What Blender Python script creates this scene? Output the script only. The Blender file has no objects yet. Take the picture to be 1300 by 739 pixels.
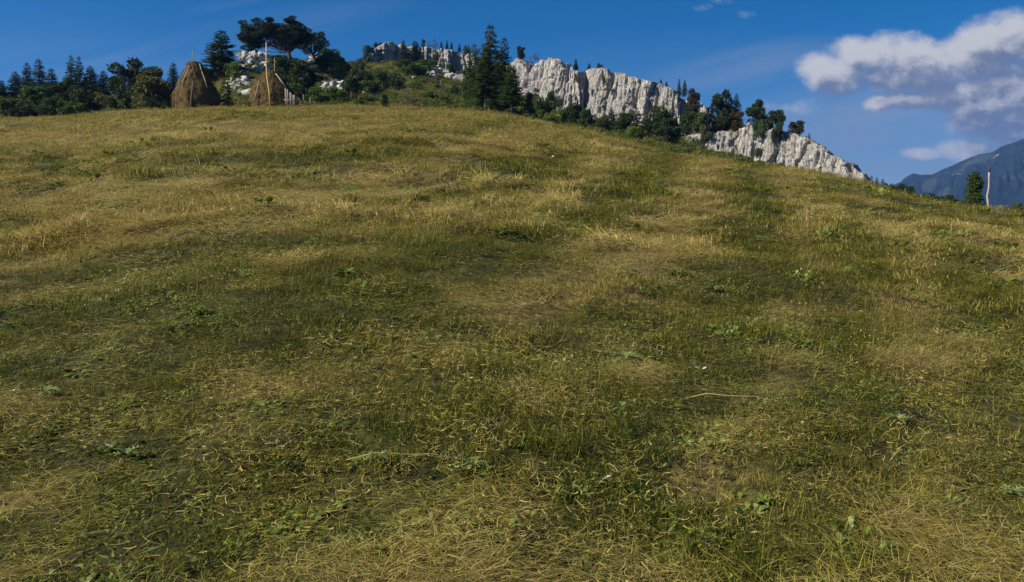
import bpy, math, random
import numpy as np
from mathutils import Vector

S = bpy.context.scene
C = S.collection
F, CX, CY, HZ = 1020.0, 650.0, 369.5, 300.0      # focal length in px of the 1300 wide photo
PITCH = math.atan((CY-HZ)/F)
cp, sp = math.cos(PITCH), math.sin(PITCH)
EYE = 1.6

# ------------------------------------------------------------------ camera
cam = bpy.data.cameras.new('camera'); co = bpy.data.objects.new('camera', cam); C.objects.link(co)
cam.sensor_width = 36; cam.lens = F/1300*36
cam.clip_start = 0.05; cam.clip_end = 30000
co.rotation_euler = (math.pi/2-PITCH, 0, 0)
S.camera = co
S.view_settings.view_transform = 'Standard'; S.view_settings.look = 'None'
S.view_settings.gamma = 1; S.view_settings.use_curve_mapping = False
S.view_settings.exposure = 0.78
S.cycles.max_bounces = 5; S.cycles.diffuse_bounces = 2; S.cycles.transmission_bounces = 3; S.cycles.volume_bounces = 0; S.cycles.glossy_bounces = 1

# ------------------------------------------------------------------ light
SUN_EL, SUN_AZ = 36.0, -112.0                    # azimuth in degrees clockwise from straight ahead
sun = bpy.data.lights.new('sun', 'SUN'); so = bpy.data.objects.new('sun', sun); C.objects.link(so)
sun.energy = 5.0; sun.angle = math.radians(0.5); sun.color = (1.0, 0.93, 0.80)
a, e = math.radians(SUN_AZ), math.radians(SUN_EL)
sdir = Vector((math.sin(a)*math.cos(e), math.cos(a)*math.cos(e), math.sin(e)))
so.rotation_euler = sdir.to_track_quat('Z', 'Y').to_euler()

# ------------------------------------------------------------------ node helper
class K:
    """a socket with arithmetic"""
    def __init__(s, nt, sock): s.nt, s.s = nt, sock
    def _m(s, op, *o, clamp=False):
        n = s.nt.nodes.new('ShaderNodeMath'); n.operation = op; n.use_clamp = clamp
        for i, v in enumerate((s,)+o):
            if isinstance(v, K): s.nt.links.new(v.s, n.inputs[i])
            else: n.inputs[i].default_value = v
        return K(s.nt, n.outputs[0])
    def __add__(s, o): return s._m('ADD', o)
    __radd__ = __add__
    def __mul__(s, o): return s._m('MULTIPLY', o)
    __rmul__ = __mul__
    def __sub__(s, o): return s._m('SUBTRACT', o)
    def __rsub__(s, o): return (s*-1.0)+o
    def __truediv__(s, o): return s._m('DIVIDE', o)
    def pow(s, o): return s._m('POWER', o)
    def max(s, o): return s._m('MAXIMUM', o)
    def min(s, o): return s._m('MINIMUM', o)
    def abs(s): return s._m('ABSOLUTE')
    def step(s, lo, hi, a=0.0, b=1.0):
        n = s.nt.nodes.new('ShaderNodeMapRange'); n.interpolation_type = 'SMOOTHSTEP'
        s.nt.links.new(s.s, n.inputs[0])
        for i, v in zip((1, 2, 3, 4), (lo, hi, a, b)): n.inputs[i].default_value = v
        return K(s.nt, n.outputs[0])

def xyz(nt, vec):
    n = nt.nodes.new('ShaderNodeSeparateXYZ'); nt.links.new(vec, n.inputs[0])
    return [K(nt, o) for o in n.outputs]
def comb(nt, x, y, z):
    n = nt.nodes.new('ShaderNodeCombineXYZ')
    for i, v in enumerate((x, y, z)):
        if isinstance(v, K): nt.links.new(v.s, n.inputs[i])
        else: n.inputs[i].default_value = v
    return n.outputs[0]
def noise(nt, vec, scale, detail=4, rough=0.55, dist=0.0):
    n = nt.nodes.new('ShaderNodeTexNoise'); nt.links.new(vec, n.inputs['Vector'])
    n.inputs['Scale'].default_value = scale; n.inputs['Detail'].default_value = detail
    n.inputs['Roughness'].default_value = rough; n.inputs['Distortion'].default_value = dist
    return K(nt, n.outputs[0])
def mapping(nt, vec, sc=(1, 1, 1), rot=(0, 0, 0)):
    n = nt.nodes.new('ShaderNodeMapping'); nt.links.new(vec, n.inputs[0])
    n.inputs['Scale'].default_value = sc; n.inputs['Rotation'].default_value = rot
    return n.outputs[0]
def mix(nt, f, a, b):
    n = nt.nodes.new('ShaderNodeMix'); n.data_type = 'RGBA'
    for i, v in ((0, f), (6, a), (7, b)):
        if isinstance(v, K): nt.links.new(v.s, n.inputs[i])
        elif isinstance(v, bpy.types.NodeSocket): nt.links.new(v, n.inputs[i])
        elif i == 0: n.inputs[0].default_value = v
        else: n.inputs[i].default_value = (*v, 1)
    return n.outputs[2]
def attr(nt, name, typ='GEOMETRY'):
    n = nt.nodes.new('ShaderNodeAttribute'); n.attribute_name = name; n.attribute_type = typ
    return K(nt, n.outputs['Fac'])

# ------------------------------------------------------------------ sky with clouds
W = bpy.data.worlds.new('World'); S.world = W; W.use_nodes = True
nt = W.node_tree; nt.nodes.clear()
out = nt.nodes.new('ShaderNodeOutputWorld')
sky = nt.nodes.new('ShaderNodeTexSky'); sky.sky_type = 'NISHITA'; sky.sun_disc = False
sky.sun_elevation = e; sky.sun_rotation = a
sky.altitude = 2400; sky.air_density = 1.0; sky.dust_density = 0.15; sky.ozone_density = 2.2
hsv = nt.nodes.new('ShaderNodeHueSaturation'); hsv.inputs['Saturation'].default_value = 1.5
hsv.inputs['Hue'].default_value = 0.502
nt.links.new(sky.outputs[0], hsv.inputs['Color'])
bs = nt.nodes.new('ShaderNodeBackground'); bs.inputs[1].default_value = 0.050
nt.links.new(hsv.outputs[0], bs.inputs[0])
tc = nt.nodes.new('ShaderNodeTexCoord')
dx, dy, dz = xyz(nt, tc.outputs['Generated'])
fw = (dy*cp - dz*sp).max(0.05)
up = dy*sp + dz*cp
U = dx/fw*F + CX; V = CY - up/fw*F               # fixed gnomonic sky chart, 1020 units per radian
front = (dy*cp - dz*sp).step(0.15, 0.35)
BL = [(1062,92,42,24),(1098,76,46,26),(1135,80,50,34),(1155,66,38,22),(1190,88,60,32),(1222,78,44,26),(1262,70,55,42),(1300,62,60,44),(1290,104,62,30),(1345,80,80,60),
      (1120,131,20,10),(1158,128,40,11),(1195,126,44,11),(1262,134,70,17),(1330,140,90,28),(1318,170,70,16),
      (1240,118,95,28,.8),(1290,150,80,26,.8),(1232,192,50,15,.5),(1172,196,30,9,.5),(1300,190,40,14),(1012,138,70,26,-.5),
      (918,-3,34,12,-.45),(893,8,26,12,-.6),(953,17,28,14,-.45)]
def dens(U, V, det):
    d = None
    for q_ in BL:
        cx_, cy_, rx, ry = q_[:4]
        X = (U-cx_)*(1.0/rx); Y = (V-cy_)*(1.0/ry)
        b = (q_[4] if len(q_) > 4 else 1.0)-(X*X+Y*Y)
        d = b if d is None else d.max(b)
    d = d.max(-1.6)
    n = noise(nt, comb(nt, U*0.011, V*0.019, 3.1), 1.0, 8, 0.56, 0.25)
    n2 = noise(nt, comb(nt, U*0.045, V*0.055, 7.7), 1.0, 5, 0.6)
    return d*0.95 + (n-0.5)*3.0 + (n2-0.5)*1.6 + 0.5
D0 = dens(U, V, 8); D1 = dens(U-7.0, V-9.0, 8); D2 = dens(U-12.0, V-30.0, 8)
al = D0.step(-0.35, 1.25)
lit = (D0-D1).step(-0.9, 1.0)
thick = D0.step(0.2, 1.7)
vsh = (V*1.0).step(70, 125)
sh = (lit*0.55 + 0.62 - D2.step(-0.4, 2.0)*0.80 - noise(nt, comb(nt, U*0.02, V*0.03, 9.0), 1.0, 5)._m('SUBTRACT', 0.5)*0.5).step(0.05, 0.95)
cc = mix(nt, sh, (0.22, 0.25, 0.32), (0.84, 0.81, 0.78))
# cirrus veils
ang = 0.16
uu = U + V*2.0
ci1 = noise(nt, comb(nt, U*0.0035+V*0.004, V*0.020+U*0.0048, 1.0), 1.0, 6, 0.55, 0.4).step(0.50, 0.80)
def patch(cx_, cy_, rx, ry, sl=0.0):
    X = (U-cx_)*(1.0/rx); Y = ((V-cy_) + (U-cx_)*sl)*(1.0/ry)
    return (1.0-(X*X+Y*Y)).step(0.0, 1.0)
base_v = patch(1200, 215, 380, 150)*0.62 + patch(900, 120, 330, 100)*0.10
veil = patch(930, 88, 170, 34, 0.22)*1.1 + patch(1150, 175, 260, 90, 0.0)*1.25 + patch(300, 50, 260, 34, 0.22)*0.5 + patch(30, 90, 260, 50)*0.35 + patch(60, 60, 170, 60)*0.12 + patch(300,2,90,9,0.2)*0.3
soft = noise(nt, comb(nt, U*0.006+V*0.008, V*0.03+U*0.0066, 5.0), 1.0, 5, 0.6, 0.3).step(0.25, 0.75)
ca = (base_v + veil*(ci1*0.5+soft*0.55))._m('MULTIPLY', 0.62, clamp=True)
alpha = (al.max(0.0)*0.97)
tot = (alpha + ca*(1.0-alpha))*front
ccol = mix(nt, (alpha/(tot+0.001))._m('MINIMUM', 1.0), (0.36, 0.42, 0.54), cc)
bc = nt.nodes.new('ShaderNodeBackground'); nt.links.new(ccol, bc.inputs[0]); bc.inputs[1].default_value = 0.50
ms = nt.nodes.new('ShaderNodeMixShader')
nt.links.new(tot.s, ms.inputs[0]); nt.links.new(bs.outputs[0], ms.inputs[1]); nt.links.new(bc.outputs[0], ms.inputs[2])
nt.links.new(ms.outputs[0], out.inputs[0])

# ------------------------------------------------------------------ numpy noise
def _h(ix, iy, iz):
    n = (ix.astype(np.int64)*374761393 + iy.astype(np.int64)*668265263 + iz.astype(np.int64)*2147483647) & 0xffffffff
    n = ((n ^ (n >> 13))*1274126177) & 0xffffffff
    n = ((n ^ (n >> 15))*2246822519) & 0xffffffff
    return ((n ^ (n >> 16)) & 0xffff)/65535.0
def vn(x, y, z=0.0):
    x = np.asarray(x, float); y = np.asarray(y, float); z = np.asarray(z, float)+0*x
    ix, iy, iz = np.floor(x), np.floor(y), np.floor(z)
    fx, fy, fz = x-ix, y-iy, z-iz
    fx, fy, fz = [q*q*q*(q*(q*6-15)+10) for q in (fx, fy, fz)]
    r = 0
    for a_ in (0, 1):
        for b_ in (0, 1):
            for c_ in (0, 1):
                w = (fx if a_ else 1-fx)*(fy if b_ else 1-fy)*(fz if c_ else 1-fz)
                r = r + w*_h(ix+a_, iy+b_, iz+c_)
    return r*2-1
def fbm(x, y, z=0.0, o=4, g=0.5):
    r, a_, s = 0, 1.0, 1.0
    for i in range(o):
        r = r + a_*vn(x*s+17.3*i, y*s-9.1*i, np.asarray(z)*s+4.7*i); a_ *= g; s *= 2.03
    return r

# ------------------------------------------------------------------ pixel <-> world
def pix(px, py):
    x, yu = (px-CX)/F, (CY-py)/F
    X, Y, Z = x, cp+sp*yu, -sp+cp*yu
    return math.atan2(X, Y), Z/math.hypot(X, Y)
def proj(x, y, z):
    fw = y*cp - z*sp; u = y*sp + z*cp
    fw = np.where(np.abs(fw) < 0.01, 0.01, fw)
    return CX+F*x/fw, CY-F*u/fw

# ------------------------------------------------------------------ terrain profile
# px, meadow edge (y, R), foot of cliff / skyline (y, R), top behind (y, R)
COLS = [(-700,150,110, 140,170, 145,230),(-300,152,105, 132,150, 138,190),(0,149,100, 125,140, 130,180),(50,148,100, 116,145, 124,185),(88,147,98, 104,150, 116,185),
 (115,145,97, 112,150, 120,185),(150,141,94, 126,140, 131,180),(220,137,88, 120,130, 126,170),(270,135,86, 104,130, 112,170),(300,134,86, 84,132, 92,170),(350,134,86, 74,136, 84,175),
 (400,133,86, 78,145, 86,190),(440,133,87, 79,165, 86,215),(468,133,88, 80,208, 78,217),(500,134,90, 80,210, 55,219),(530,135,90, 82,212, 58,222),(560,136,90, 85,214, 61,224),(600,139,90, 94,212, 71,222),
 (640,145,90, 110,190, 76,200),(665,149,90, 120,172, 80,181),(700,157,88, 137,166, 77,177),(730,163,86, 146,163, 90,174),(760,170,84, 152,161, 91,172),(800,180,80, 158,158, 98,169),(830,187,77, 166,154, 107,166),
 (860,193,74, 178,149, 120,162),(900,199,70, 190,145, 142,157),(950,206,66, 205,142, 161,152),(1000,212,60, 215,138, 171,148),(1050,221,56, 228,134, 195,143),(1085,228,53, 240,130, 216,139),(1110,236,51, 248,128, 248,138),
 (1170,250,48, 262,115, 275,150),(1240,262,45, 284,110, 310,150),(1300,271,43, 300,105, 340,150),(1500,300,42, 340,100, 380,150),(2200,330,45, 360,100, 400,150)]
TH = np.radians(np.linspace(-75, 75, 1501))
RR = np.concatenate([np.linspace(0, 1.9, 8), np.geomspace(2, 7000, 900)])
def _tab():
    c = np.array(COLS, float); th = np.array([pix(q, 200)[0] for q in c[:, 0]])
    e = lambda k: np.array([pix(q[0], q[k])[1] for q in c])
    em, e2, e3 = e(1), e(3), e(5)
    I = lambda v: np.interp(TH, th, v)
    Em, Rm, E2, R2, E3, R3 = I(em), I(c[:, 2]), I(e2), I(c[:, 4])+2, I(e3), I(c[:, 6])+3
    Em = Em-0.33/Rm
    k = EYE/Rm**2; s = Em+2*EYE/Rm
    ker = np.hanning(21); ker /= ker.sum()
    s = np.convolve(np.pad(s, 10, 'edge'), ker, 'valid'); k = np.convolve(np.pad(k, 10, 'edge'), ker, 'valid')
    Z = np.zeros((len(TH), len(RR)))
    for i in range(len(TH)):
        Rc = Rm[i]*1.04
        zm = -EYE+s[i]*Rc-k[i]*Rc*Rc
        slope = s[i]-2*k[i]*Rc
        z2 = E2[i]*R2[i]; z3 = E3[i]*R3[i]
        ra = [Rc, Rc+(R2[i]-Rc)*0.12, Rc+(R2[i]-Rc)*0.55, R2[i], R3[i], R3[i]+60, 450, 900, 2000, 7100]
        mid = zm + (z2-zm)*0.46
        za = [zm, zm+slope*0.1*(R2[i]-Rc)*0.5+0.06*(z2-zm), mid, z2, z3, z3-7, min(z3, 0)-45, -110, -170, -190]
        Z[i] = np.where(RR < Rc, -EYE+s[i]*RR-k[i]*RR*RR, np.interp(RR, ra, za))
    # smooth along r beyond the meadow, lightly along theta
    k5 = np.hanning(9); k5 /= k5.sum()
    Zs = np.apply_along_axis(lambda v: np.convolve(np.pad(v, 4, 'edge'), k5, 'valid'), 1, Z)
    w = np.clip((RR[None, :]-Rm[:, None]*0.98)/(Rm[:, None]*0.1), 0, 1)
    Z = Z*(1-w)+Zs*w
    Zt = np.apply_along_axis(lambda v: np.convolve(np.pad(v, 4, 'edge'), k5, 'valid'), 0, Z)
    return Zt, Rm, R2
ZT, RM, R2T = _tab()
BACK = np.interp(0, TH, -EYE+0*TH)
def base_z(th, r):
    r = np.asarray(r, float); th = np.asarray(th, float)+0*r
    tt = np.clip(th, TH[0], TH[-1])
    fi = (tt-TH[0])/(TH[1]-TH[0]); i = np.clip(fi.astype(int), 0, len(TH)-2); fi = fi-i
    j = np.clip(np.searchsorted(RR, r)-1, 0, len(RR)-2); fj = np.clip((r-RR[j])/(RR[j+1]-RR[j]), 0, 1)
    z = (ZT[i, j]*(1-fj)+ZT[i, j+1]*fj)*(1-fi)+(ZT[i+1, j]*(1-fj)+ZT[i+1, j+1]*fj)*fi
    # behind the camera the hill runs on downwards
    zb = -EYE-np.minimum(r*0.12, 60)-0*th
    w = np.clip((np.abs(th)-TH[-1])/math.radians(60), 0, 1); w = w*w*(3-2*w)
    return z*(1-w)+zb*w
def roughness(th, r):
    rm = np.interp(th, TH, RM)
    j = fbm(r*np.sin(th)*0.12, r*np.cos(th)*0.12, 2.0, 3)*2.5
    return np.clip((r+j-rm*1.015)/(rm*0.03), 0, 1)
def GZ(x, y):
    x = np.asarray(x, float); y = np.asarray(y, float)
    r = np.hypot(x, y); th = np.arctan2(x, y)
    z = base_z(th, r)
    near = np.clip(r/3.0, 0.15, 1); far = np.clip((400-r)/200, 0, 1)
    ro = roughness(th, r)*far; rm_ = np.interp(th, TH, RM)
    z = z + near*far*(0.028*fbm(x*2.6, y*2.6, 1.0, 3)+0.115*fbm(x*0.42, y*0.55, 5.0, 3)*np.clip(r/8, 0, 1)+0.16*vn(x*0.13, y*0.16, 8.0)*np.clip(r/25, 0, 1))
    z = z + ro*np.clip((r-rm_)/45-.1, 0, 1)*(0.45*fbm(x*0.25, y*0.25, 3.0, 4))
    z = z + np.clip((r-300)/600, 0, 1)*12*fbm(x*0.004, y*0.004, 0.0, 4)
    return z
def gz(x, y): return float(GZ(np.array([x]), np.array([y]))[0])
def solve(px, py, rmin=20.0, rmax=260.0):
    """first place along a sight line where the ground reaches that pixel row"""
    th, e_ = pix(px, py)
    r = np.linspace(rmin, rmax, 1600)
    z = GZ(r*np.sin(th), r*np.cos(th))
    h = np.nonzero(z/r >= e_)[0]
    if len(h) == 0: return None
    rr = r[h[0]]
    return rr
def place(px, py=None, r=None):
    th, _ = pix(px, py if py is not None else 200)
    if r is None:
        r = solve(px, py)
        if r is None: r = float(np.interp(th, TH, RM))*1.15
    x, y = r*math.sin(th), r*math.cos(th)
    return x, y, gz(x, y), r

# ------------------------------------------------------------------ object helpers
MESHN = {}
def mesh_np(name, V_, loops, counts=None, smooth=False, attrs=None, mat=None):
    """V_ Nx3, loops flat index array of quads unless counts given"""
    me = bpy.data.meshes.new(name)
    V_ = np.asarray(V_, np.float32); loops = np.asarray(loops, np.int32).ravel()
    if counts is None: counts = np.full(len(loops)//4, 4, np.int32)
    st = np.concatenate([[0], np.cumsum(counts)[:-1]]).astype(np.int32)
    me.vertices.add(len(V_)); me.vertices.foreach_set('co', V_.ravel())
    me.loops.add(len(loops)); me.loops.foreach_set('vertex_index', loops)
    me.polygons.add(len(counts)); me.polygons.foreach_set('loop_start', st); me.polygons.foreach_set('loop_total', np.asarray(counts, np.int32))
    if smooth: me.polygons.foreach_set('use_smooth', np.ones(len(counts), bool))
    me.update(calc_edges=True)
    for k_, v in (attrs or {}).items():
        a_ = me.attributes.new(k_, 'FLOAT', 'POINT'); a_.data.foreach_set('value', np.asarray(v, np.float32))
    if mat: me.materials.append(mat)
    return me
def link(name, me, parent=None, loc=(0, 0, 0), rot=(0, 0, 0), sc=(1, 1, 1)):
    o = bpy.data.objects.new(name, me); C.objects.link(o)
    o.location = loc; o.rotation_euler = rot; o.scale = sc
    if parent: o.parent = parent
    return o
def tag(o, label, cat, group=None):
    o['label'] = label; o['category'] = cat
    if group: o['group'] = group
    return o
def empty(name, loc, rz=0, sc=(1, 1, 1)):
    o = bpy.data.objects.new(name, None); C.objects.link(o); o.empty_display_size = 0.3
    o.location = loc; o.rotation_euler = (0, 0, rz); o.scale = sc
    return o
class MB:
    """collects quads with a per vertex random value"""
    def __init__(s): s.v = []; s.f = []; s.c = []; s.r = []; s.n = 0
    def add(s, V_, faces, rnd=0.5):
        V_ = np.asarray(V_, float)
        s.v.append(V_); s.r.append(np.full(len(V_), rnd) if np.isscalar(rnd) else np.asarray(rnd))
        for f in faces: s.f.extend([q+s.n for q in f]); s.c.append(len(f))
        s.n += len(V_)
    def quads(s, Q, rnd):
        """Q: N x 4 x 3"""
        N = len(Q); s.v.append(Q.reshape(-1, 3)); s.r.append(np.repeat(rnd, 4))
        s.f.extend((np.arange(N*4)+s.n).tolist()); s.c.extend([4]*N); s.n += N*4
    def tube(s, pts, rad, k=6, rnd=0.5, cap=True):
        pts = [Vector(p) for p in pts]; n = len(pts)
        if np.isscalar(rad): rad = [rad]*n
        V_ = []; allz = (pts[-1]-pts[0]).normalized(); ref = Vector((1, 0.1, 0)) if abs(allz.z) > 0.7 else Vector((0, 0, 1))
        for i, p in enumerate(pts):
            d = (pts[min(i+1, n-1)]-pts[max(i-1, 0)]).normalized()
            ax = d.cross(ref)
            ax.normalize(); bx_ = d.cross(ax)
            for j in range(k):
                t = 2*math.pi*j/k; V_.append(p+(ax*math.cos(t)+bx_*math.sin(t))*rad[i])
        Fc = [(i*k+j, i*k+(j+1) % k, (i+1)*k+(j+1) % k, (i+1)*k+j) for i in range(n-1) for j in range(k)]
        if cap: Fc += [tuple(range(k))[::-1], tuple((n-1)*k+j for j in range(k))]
        s.add([tuple(q) for q in V_], Fc, rnd)
    def box(s, c, d, rz=0.0, rnd=0.5, tilt=(0, 0)):
        from mathutils import Euler
        M_ = Euler((tilt[0], tilt[1], rz)).to_matrix()
        V_ = [Vector(c)+M_@Vector((sx*d[0]/2, sy*d[1]/2, sz*d[2]/2)) for sx in (-1, 1) for sy in (-1, 1) for sz in (-1, 1)]
        s.add([tuple(q) for q in V_], [(0, 1, 3, 2), (4, 6, 7, 5), (0, 4, 5, 1), (2, 3, 7, 6), (0, 2, 6, 4), (1, 5, 7, 3)], rnd)
    def mesh(s, name, mat=None, smooth=False):
        return mesh_np(name, np.concatenate(s.v), s.f, s.c, smooth, {'rnd': np.concatenate(s.r)}, mat)

# ------------------------------------------------------------------ materials
def newmat(name):
    m = bpy.data.materials.new(name); m.use_nodes = True; t = m.node_tree; t.nodes.clear()
    o = t.nodes.new('ShaderNodeOutputMaterial'); return m, t, o
def leafy(name, build, trans=0.3, rough=0.6, spec=0.25):
    m, t, o = newmat(name)
    col = build(t)
    p = t.nodes.new('ShaderNodeBsdfPrincipled'); p.inputs['Roughness'].default_value = rough
    p.inputs['Specular IOR Level'].default_value = spec
    tr = t.nodes.new('ShaderNodeBsdfTranslucent'); mx = t.nodes.new('ShaderNodeMixShader')
    mx.inputs[0].default_value = trans
    t.links.new(col, p.inputs['Base Color']); t.links.new(col, tr.inputs['Color'])
    t.links.new(p.outputs[0], mx.inputs[1]); t.links.new(tr.outputs[0], mx.inputs[2]); t.links.new(mx.outputs[0], o.inputs[0])
    return m
def solid(name, build, rough=0.85, bump=None, bstr=0.5, bdist=0.1, spec=0.2):
    m, t, o = newmat(name)
    p = t.nodes.new('ShaderNodeBsdfPrincipled'); p.inputs['Roughness'].default_value = rough
    p.inputs['Specular IOR Level'].default_value = spec
    t.links.new(build(t), p.inputs['Base Color'])
    if bump:
        b = t.nodes.new('ShaderNodeBump'); b.inputs['Strength'].default_value = bstr; b.inputs['Distance'].default_value = bdist
        t.links.new(bump(t).s, b.inputs['Height']); t.links.new(b.outputs[0], p.inputs['Normal'])
    t.links.new(p.outputs[0], o.inputs[0]); return m
def pos(t): return t.nodes.new('ShaderNodeNewGeometry').outputs['Position']
def objc(t): return t.nodes.new('ShaderNodeTexCoord').outputs['Object']

GREEN = ((0.036, 0.044, 0.003), (0.135, 0.150, 0.011))
STRAW = ((0.165, 0.106, 0.026), (0.670, 0.550, 0.175))
def grass_col(t):
    r = attr(t, 'rnd'); tint = attr(t, 'tint', 'INSTANCER') + (noise(t, pos(t), 3.5, 3, 0.6)-0.5)*0.7; kd = attr(t, 'kind')
    g = mix(t, r, *GREEN); s = mix(t, (r*7.3)._m('FRACT'), *STRAW)
    olive = mix(t, (r*3.7)._m('FRACT'), (0.125, 0.104, 0.007), (0.410, 0.335, 0.045))
    f = (tint + (r*13.7)._m('FRACT')*0.9 - 0.45 + kd)
    c1 = mix(t, f.step(0.15, 0.45), g, olive)
    bn = noise(t, pos(t), 1.7, 4, 0.65).step(0.50, 0.68)*0.45
    s = mix(t, bn, s, mix(t, (r*5.1)._m('FRACT'), (0.14, 0.075, 0.032), (0.42, 0.285, 0.150)))
    return mix(t, f.step(0.50, 0.85), c1, s)
M_GRASS = leafy('grass', grass_col, 0.32, 0.55, 0.25)
def weed_col(t): return mix(t, attr(t, 'rnd'), (0.085, 0.135, 0.015), (0.20, 0.26, 0.045))
M_WEED = leafy('weed_leaf', weed_col, 0.28, 0.45, 0.35)
M_THISTLE = leafy('thistle_leaf', lambda t: mix(t, attr(t, 'rnd'), (0.10, 0.17, 0.035), (0.24, 0.30, 0.10)), 0.2, 0.5, 0.3)
M_STALK = solid('dry_stalk', lambda t: mix(t, attr(t, 'rnd'), (0.36, 0.25, 0.09), (0.55, 0.45, 0.22)), 0.6)
def ground_col(t):
    P = pos(t); tint = attr(t, 'tint'); ro = attr(t, 'rough'); far = attr(t, 'far')
    n1 = noise(t, P, 9.0, 6, 0.65); n2 = noise(t, P, 1.1, 4)
    dry = mix(t, n1.step(0.3, 0.7), (0.045, 0.032, 0.012), (0.20, 0.150, 0.042))
    grn = mix(t, n1.step(0.3, 0.7), (0.016, 0.016, 0.005), (0.065, 0.064, 0.012))
    c = mix(t, (tint+(n2-0.5)*1.1+(n1-0.5)*0.6).step(0.25, 0.85), grn, dry)
    rg = mix(t, noise(t, P, 0.35, 5, 0.6).step(0.4, 0.62), (0.050, 0.062, 0.013), (0.120, 0.105, 0.028))
    c = mix(t, ro, c, rg)
    return mix(t, far, c, (0.035, 0.055, 0.022))
M_GROUND = solid('meadow_soil', ground_col, 0.95, lambda t: noise(t, pos(t), 14, 6, 0.7), 0.8, 0.05)
def foliage_col(t):
    oi = t.nodes.new('ShaderNodeObjectInfo'); r = attr(t, 'rnd')
    n = t.nodes.new('ShaderNodeHueSaturation'); t.links.new(oi.outputs['Color'], n.inputs['Color'])
    v = r*1.5 + 0.58 + (K(t, oi.outputs['Random'])-0.5)*0.2
    t.links.new(v.s, n.inputs['Value']); t.links.new((r*0.035+0.482).s, n.inputs['Hue'])
    return n.outputs[0]
M_FOL = leafy('foliage', foliage_col, 0.30, 0.6, 0.25)
M_BARK = solid('bark', lambda t: mix(t, noise(t, mapping(t, objc(t), (6, 6, 1.2)), 2.0, 5), (0.07, 0.05, 0.035), (0.22, 0.17, 0.12)), 0.9)
M_PALEBARK = solid('pale_bark', lambda t: mix(t, noise(t, mapping(t, objc(t), (6, 6, 1.2)), 2.0, 5), (0.20, 0.17, 0.12), (0.48, 0.43, 0.34)), 0.9)
M_WOOD = solid('weathered_wood', lambda t: mix(t, noise(t, mapping(t, objc(t), (14, 14, 1.5)), 1.5, 5), (0.15, 0.115, 0.075), (0.38, 0.32, 0.23)), 0.85)
M_DARKWOOD = solid('dark_wood', lambda t: mix(t, noise(t, mapping(t, objc(t), (14, 14, 1.5)), 1.5, 5), (0.035, 0.028, 0.02), (0.10, 0.08, 0.055)), 0.85)
M_YELWOOD = solid('peeled_wood', lambda t: mix(t, noise(t, mapping(t, objc(t), (14, 14, 1.5)), 1.5, 5), (0.34, 0.20, 0.07), (0.58, 0.40, 0.18)), 0.8)
M_HAY = solid('hay', lambda t: mix(t, (attr(t, 'rnd')*0.6+noise(t, mapping(t, objc(t), (1, 1, 2.2)), 1.3, 5, 0.6).step(0.35, 0.7)*0.5), (0.065, 0.040, 0.013), (0.25, 0.170, 0.062)), 0.8,
              lambda t: noise(t, mapping(t, objc(t), (6, 6, 2)), 3, 6, 0.7), 0.8, 0.06)
def rock_col(t):
    P = pos(t)
    st = noise(t, mapping(t, P, (1.0, 1.0, 0.16)), 0.9, 6, 0.62, 0.3)       # vertical water stains
    st2 = noise(t, mapping(t, P, (1.0, 1.0, 0.10)), 2.4, 5, 0.6, 0.2)
    g = noise(t, P, 2.2, 8, 0.7)
    c = mix(t, g.step(0.30, 0.68), (0.20, 0.19, 0.178), (0.49, 0.47, 0.435))
    big = noise(t, mapping(t, P, (1, 1, 0.35)), 0.22, 4, 0.6)
    c = mix(t, big.step(0.42, 0.62)*0.55, c, (0.21, 0.195, 0.175))
    bed = noise(t, mapping(t, P, (0.06, 0.06, 1.0)), 1.4, 4, 0.6)
    c = mix(t, bed.step(0.60, 0.68)*0.45, c, (0.17, 0.15, 0.12))
    c = mix(t, (st.step(0.50, 0.66)*0.8), c, (0.20, 0.20, 0.205))
    c = mix(t, (st2.step(0.54, 0.68)*0.6), c, (0.36, 0.26, 0.16))
    ledge = xyz(t, t.nodes.new('ShaderNodeNewGeometry').outputs['Normal'])[2]
    moss = (ledge.step(0.45, 0.85)*noise(t, P, 0.8, 5, 0.6).step(0.46, 0.58))*0.85
    c = mix(t, moss, c, (0.10, 0.095, 0.03))
    return mix(t, (noise(t, mapping(t, P, (1, 1, 0.3)), 3.4, 6, 0.75).step(0.56, 0.68)*0.75), c, (0.10, 0.092, 0.08))
def rock_bump(t):
    P = pos(t)
    v = t.nodes.new('ShaderNodeTexVoronoi'); v.feature = 'DISTANCE_TO_EDGE'; t.links.new(mapping(t, P, (1, 1, 0.35)), v.inputs['Vector']); v.inputs['Scale'].default_value = 1.3
    return K(t, v.outputs['Distance']).step(0.0, 0.12)*0.5 + noise(t, mapping(t, P, (1, 1, 0.4)), 1.6, 8, 0.7)
M_ROCK = solid('limestone', rock_col, 0.9, rock_bump, 0.9, 0.35)
def boulder_col(t):
    P = pos(t); g = noise(t, P, 2.5, 7, 0.7)
    c = mix(t, g.step(0.36, 0.62), (0.16, 0.155, 0.14), (0.52, 0.50, 0.46))
    return mix(t, noise(t, P, 1.3, 5, 0.6).step(0.58, 0.68)*0.8, c, (0.11, 0.11, 0.05))
M_BOULDER = solid('pale_limestone', boulder_col, 0.9, lambda t: noise(t, pos(t), 3.0, 7, 0.7), 0.9, 0.15)
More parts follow.
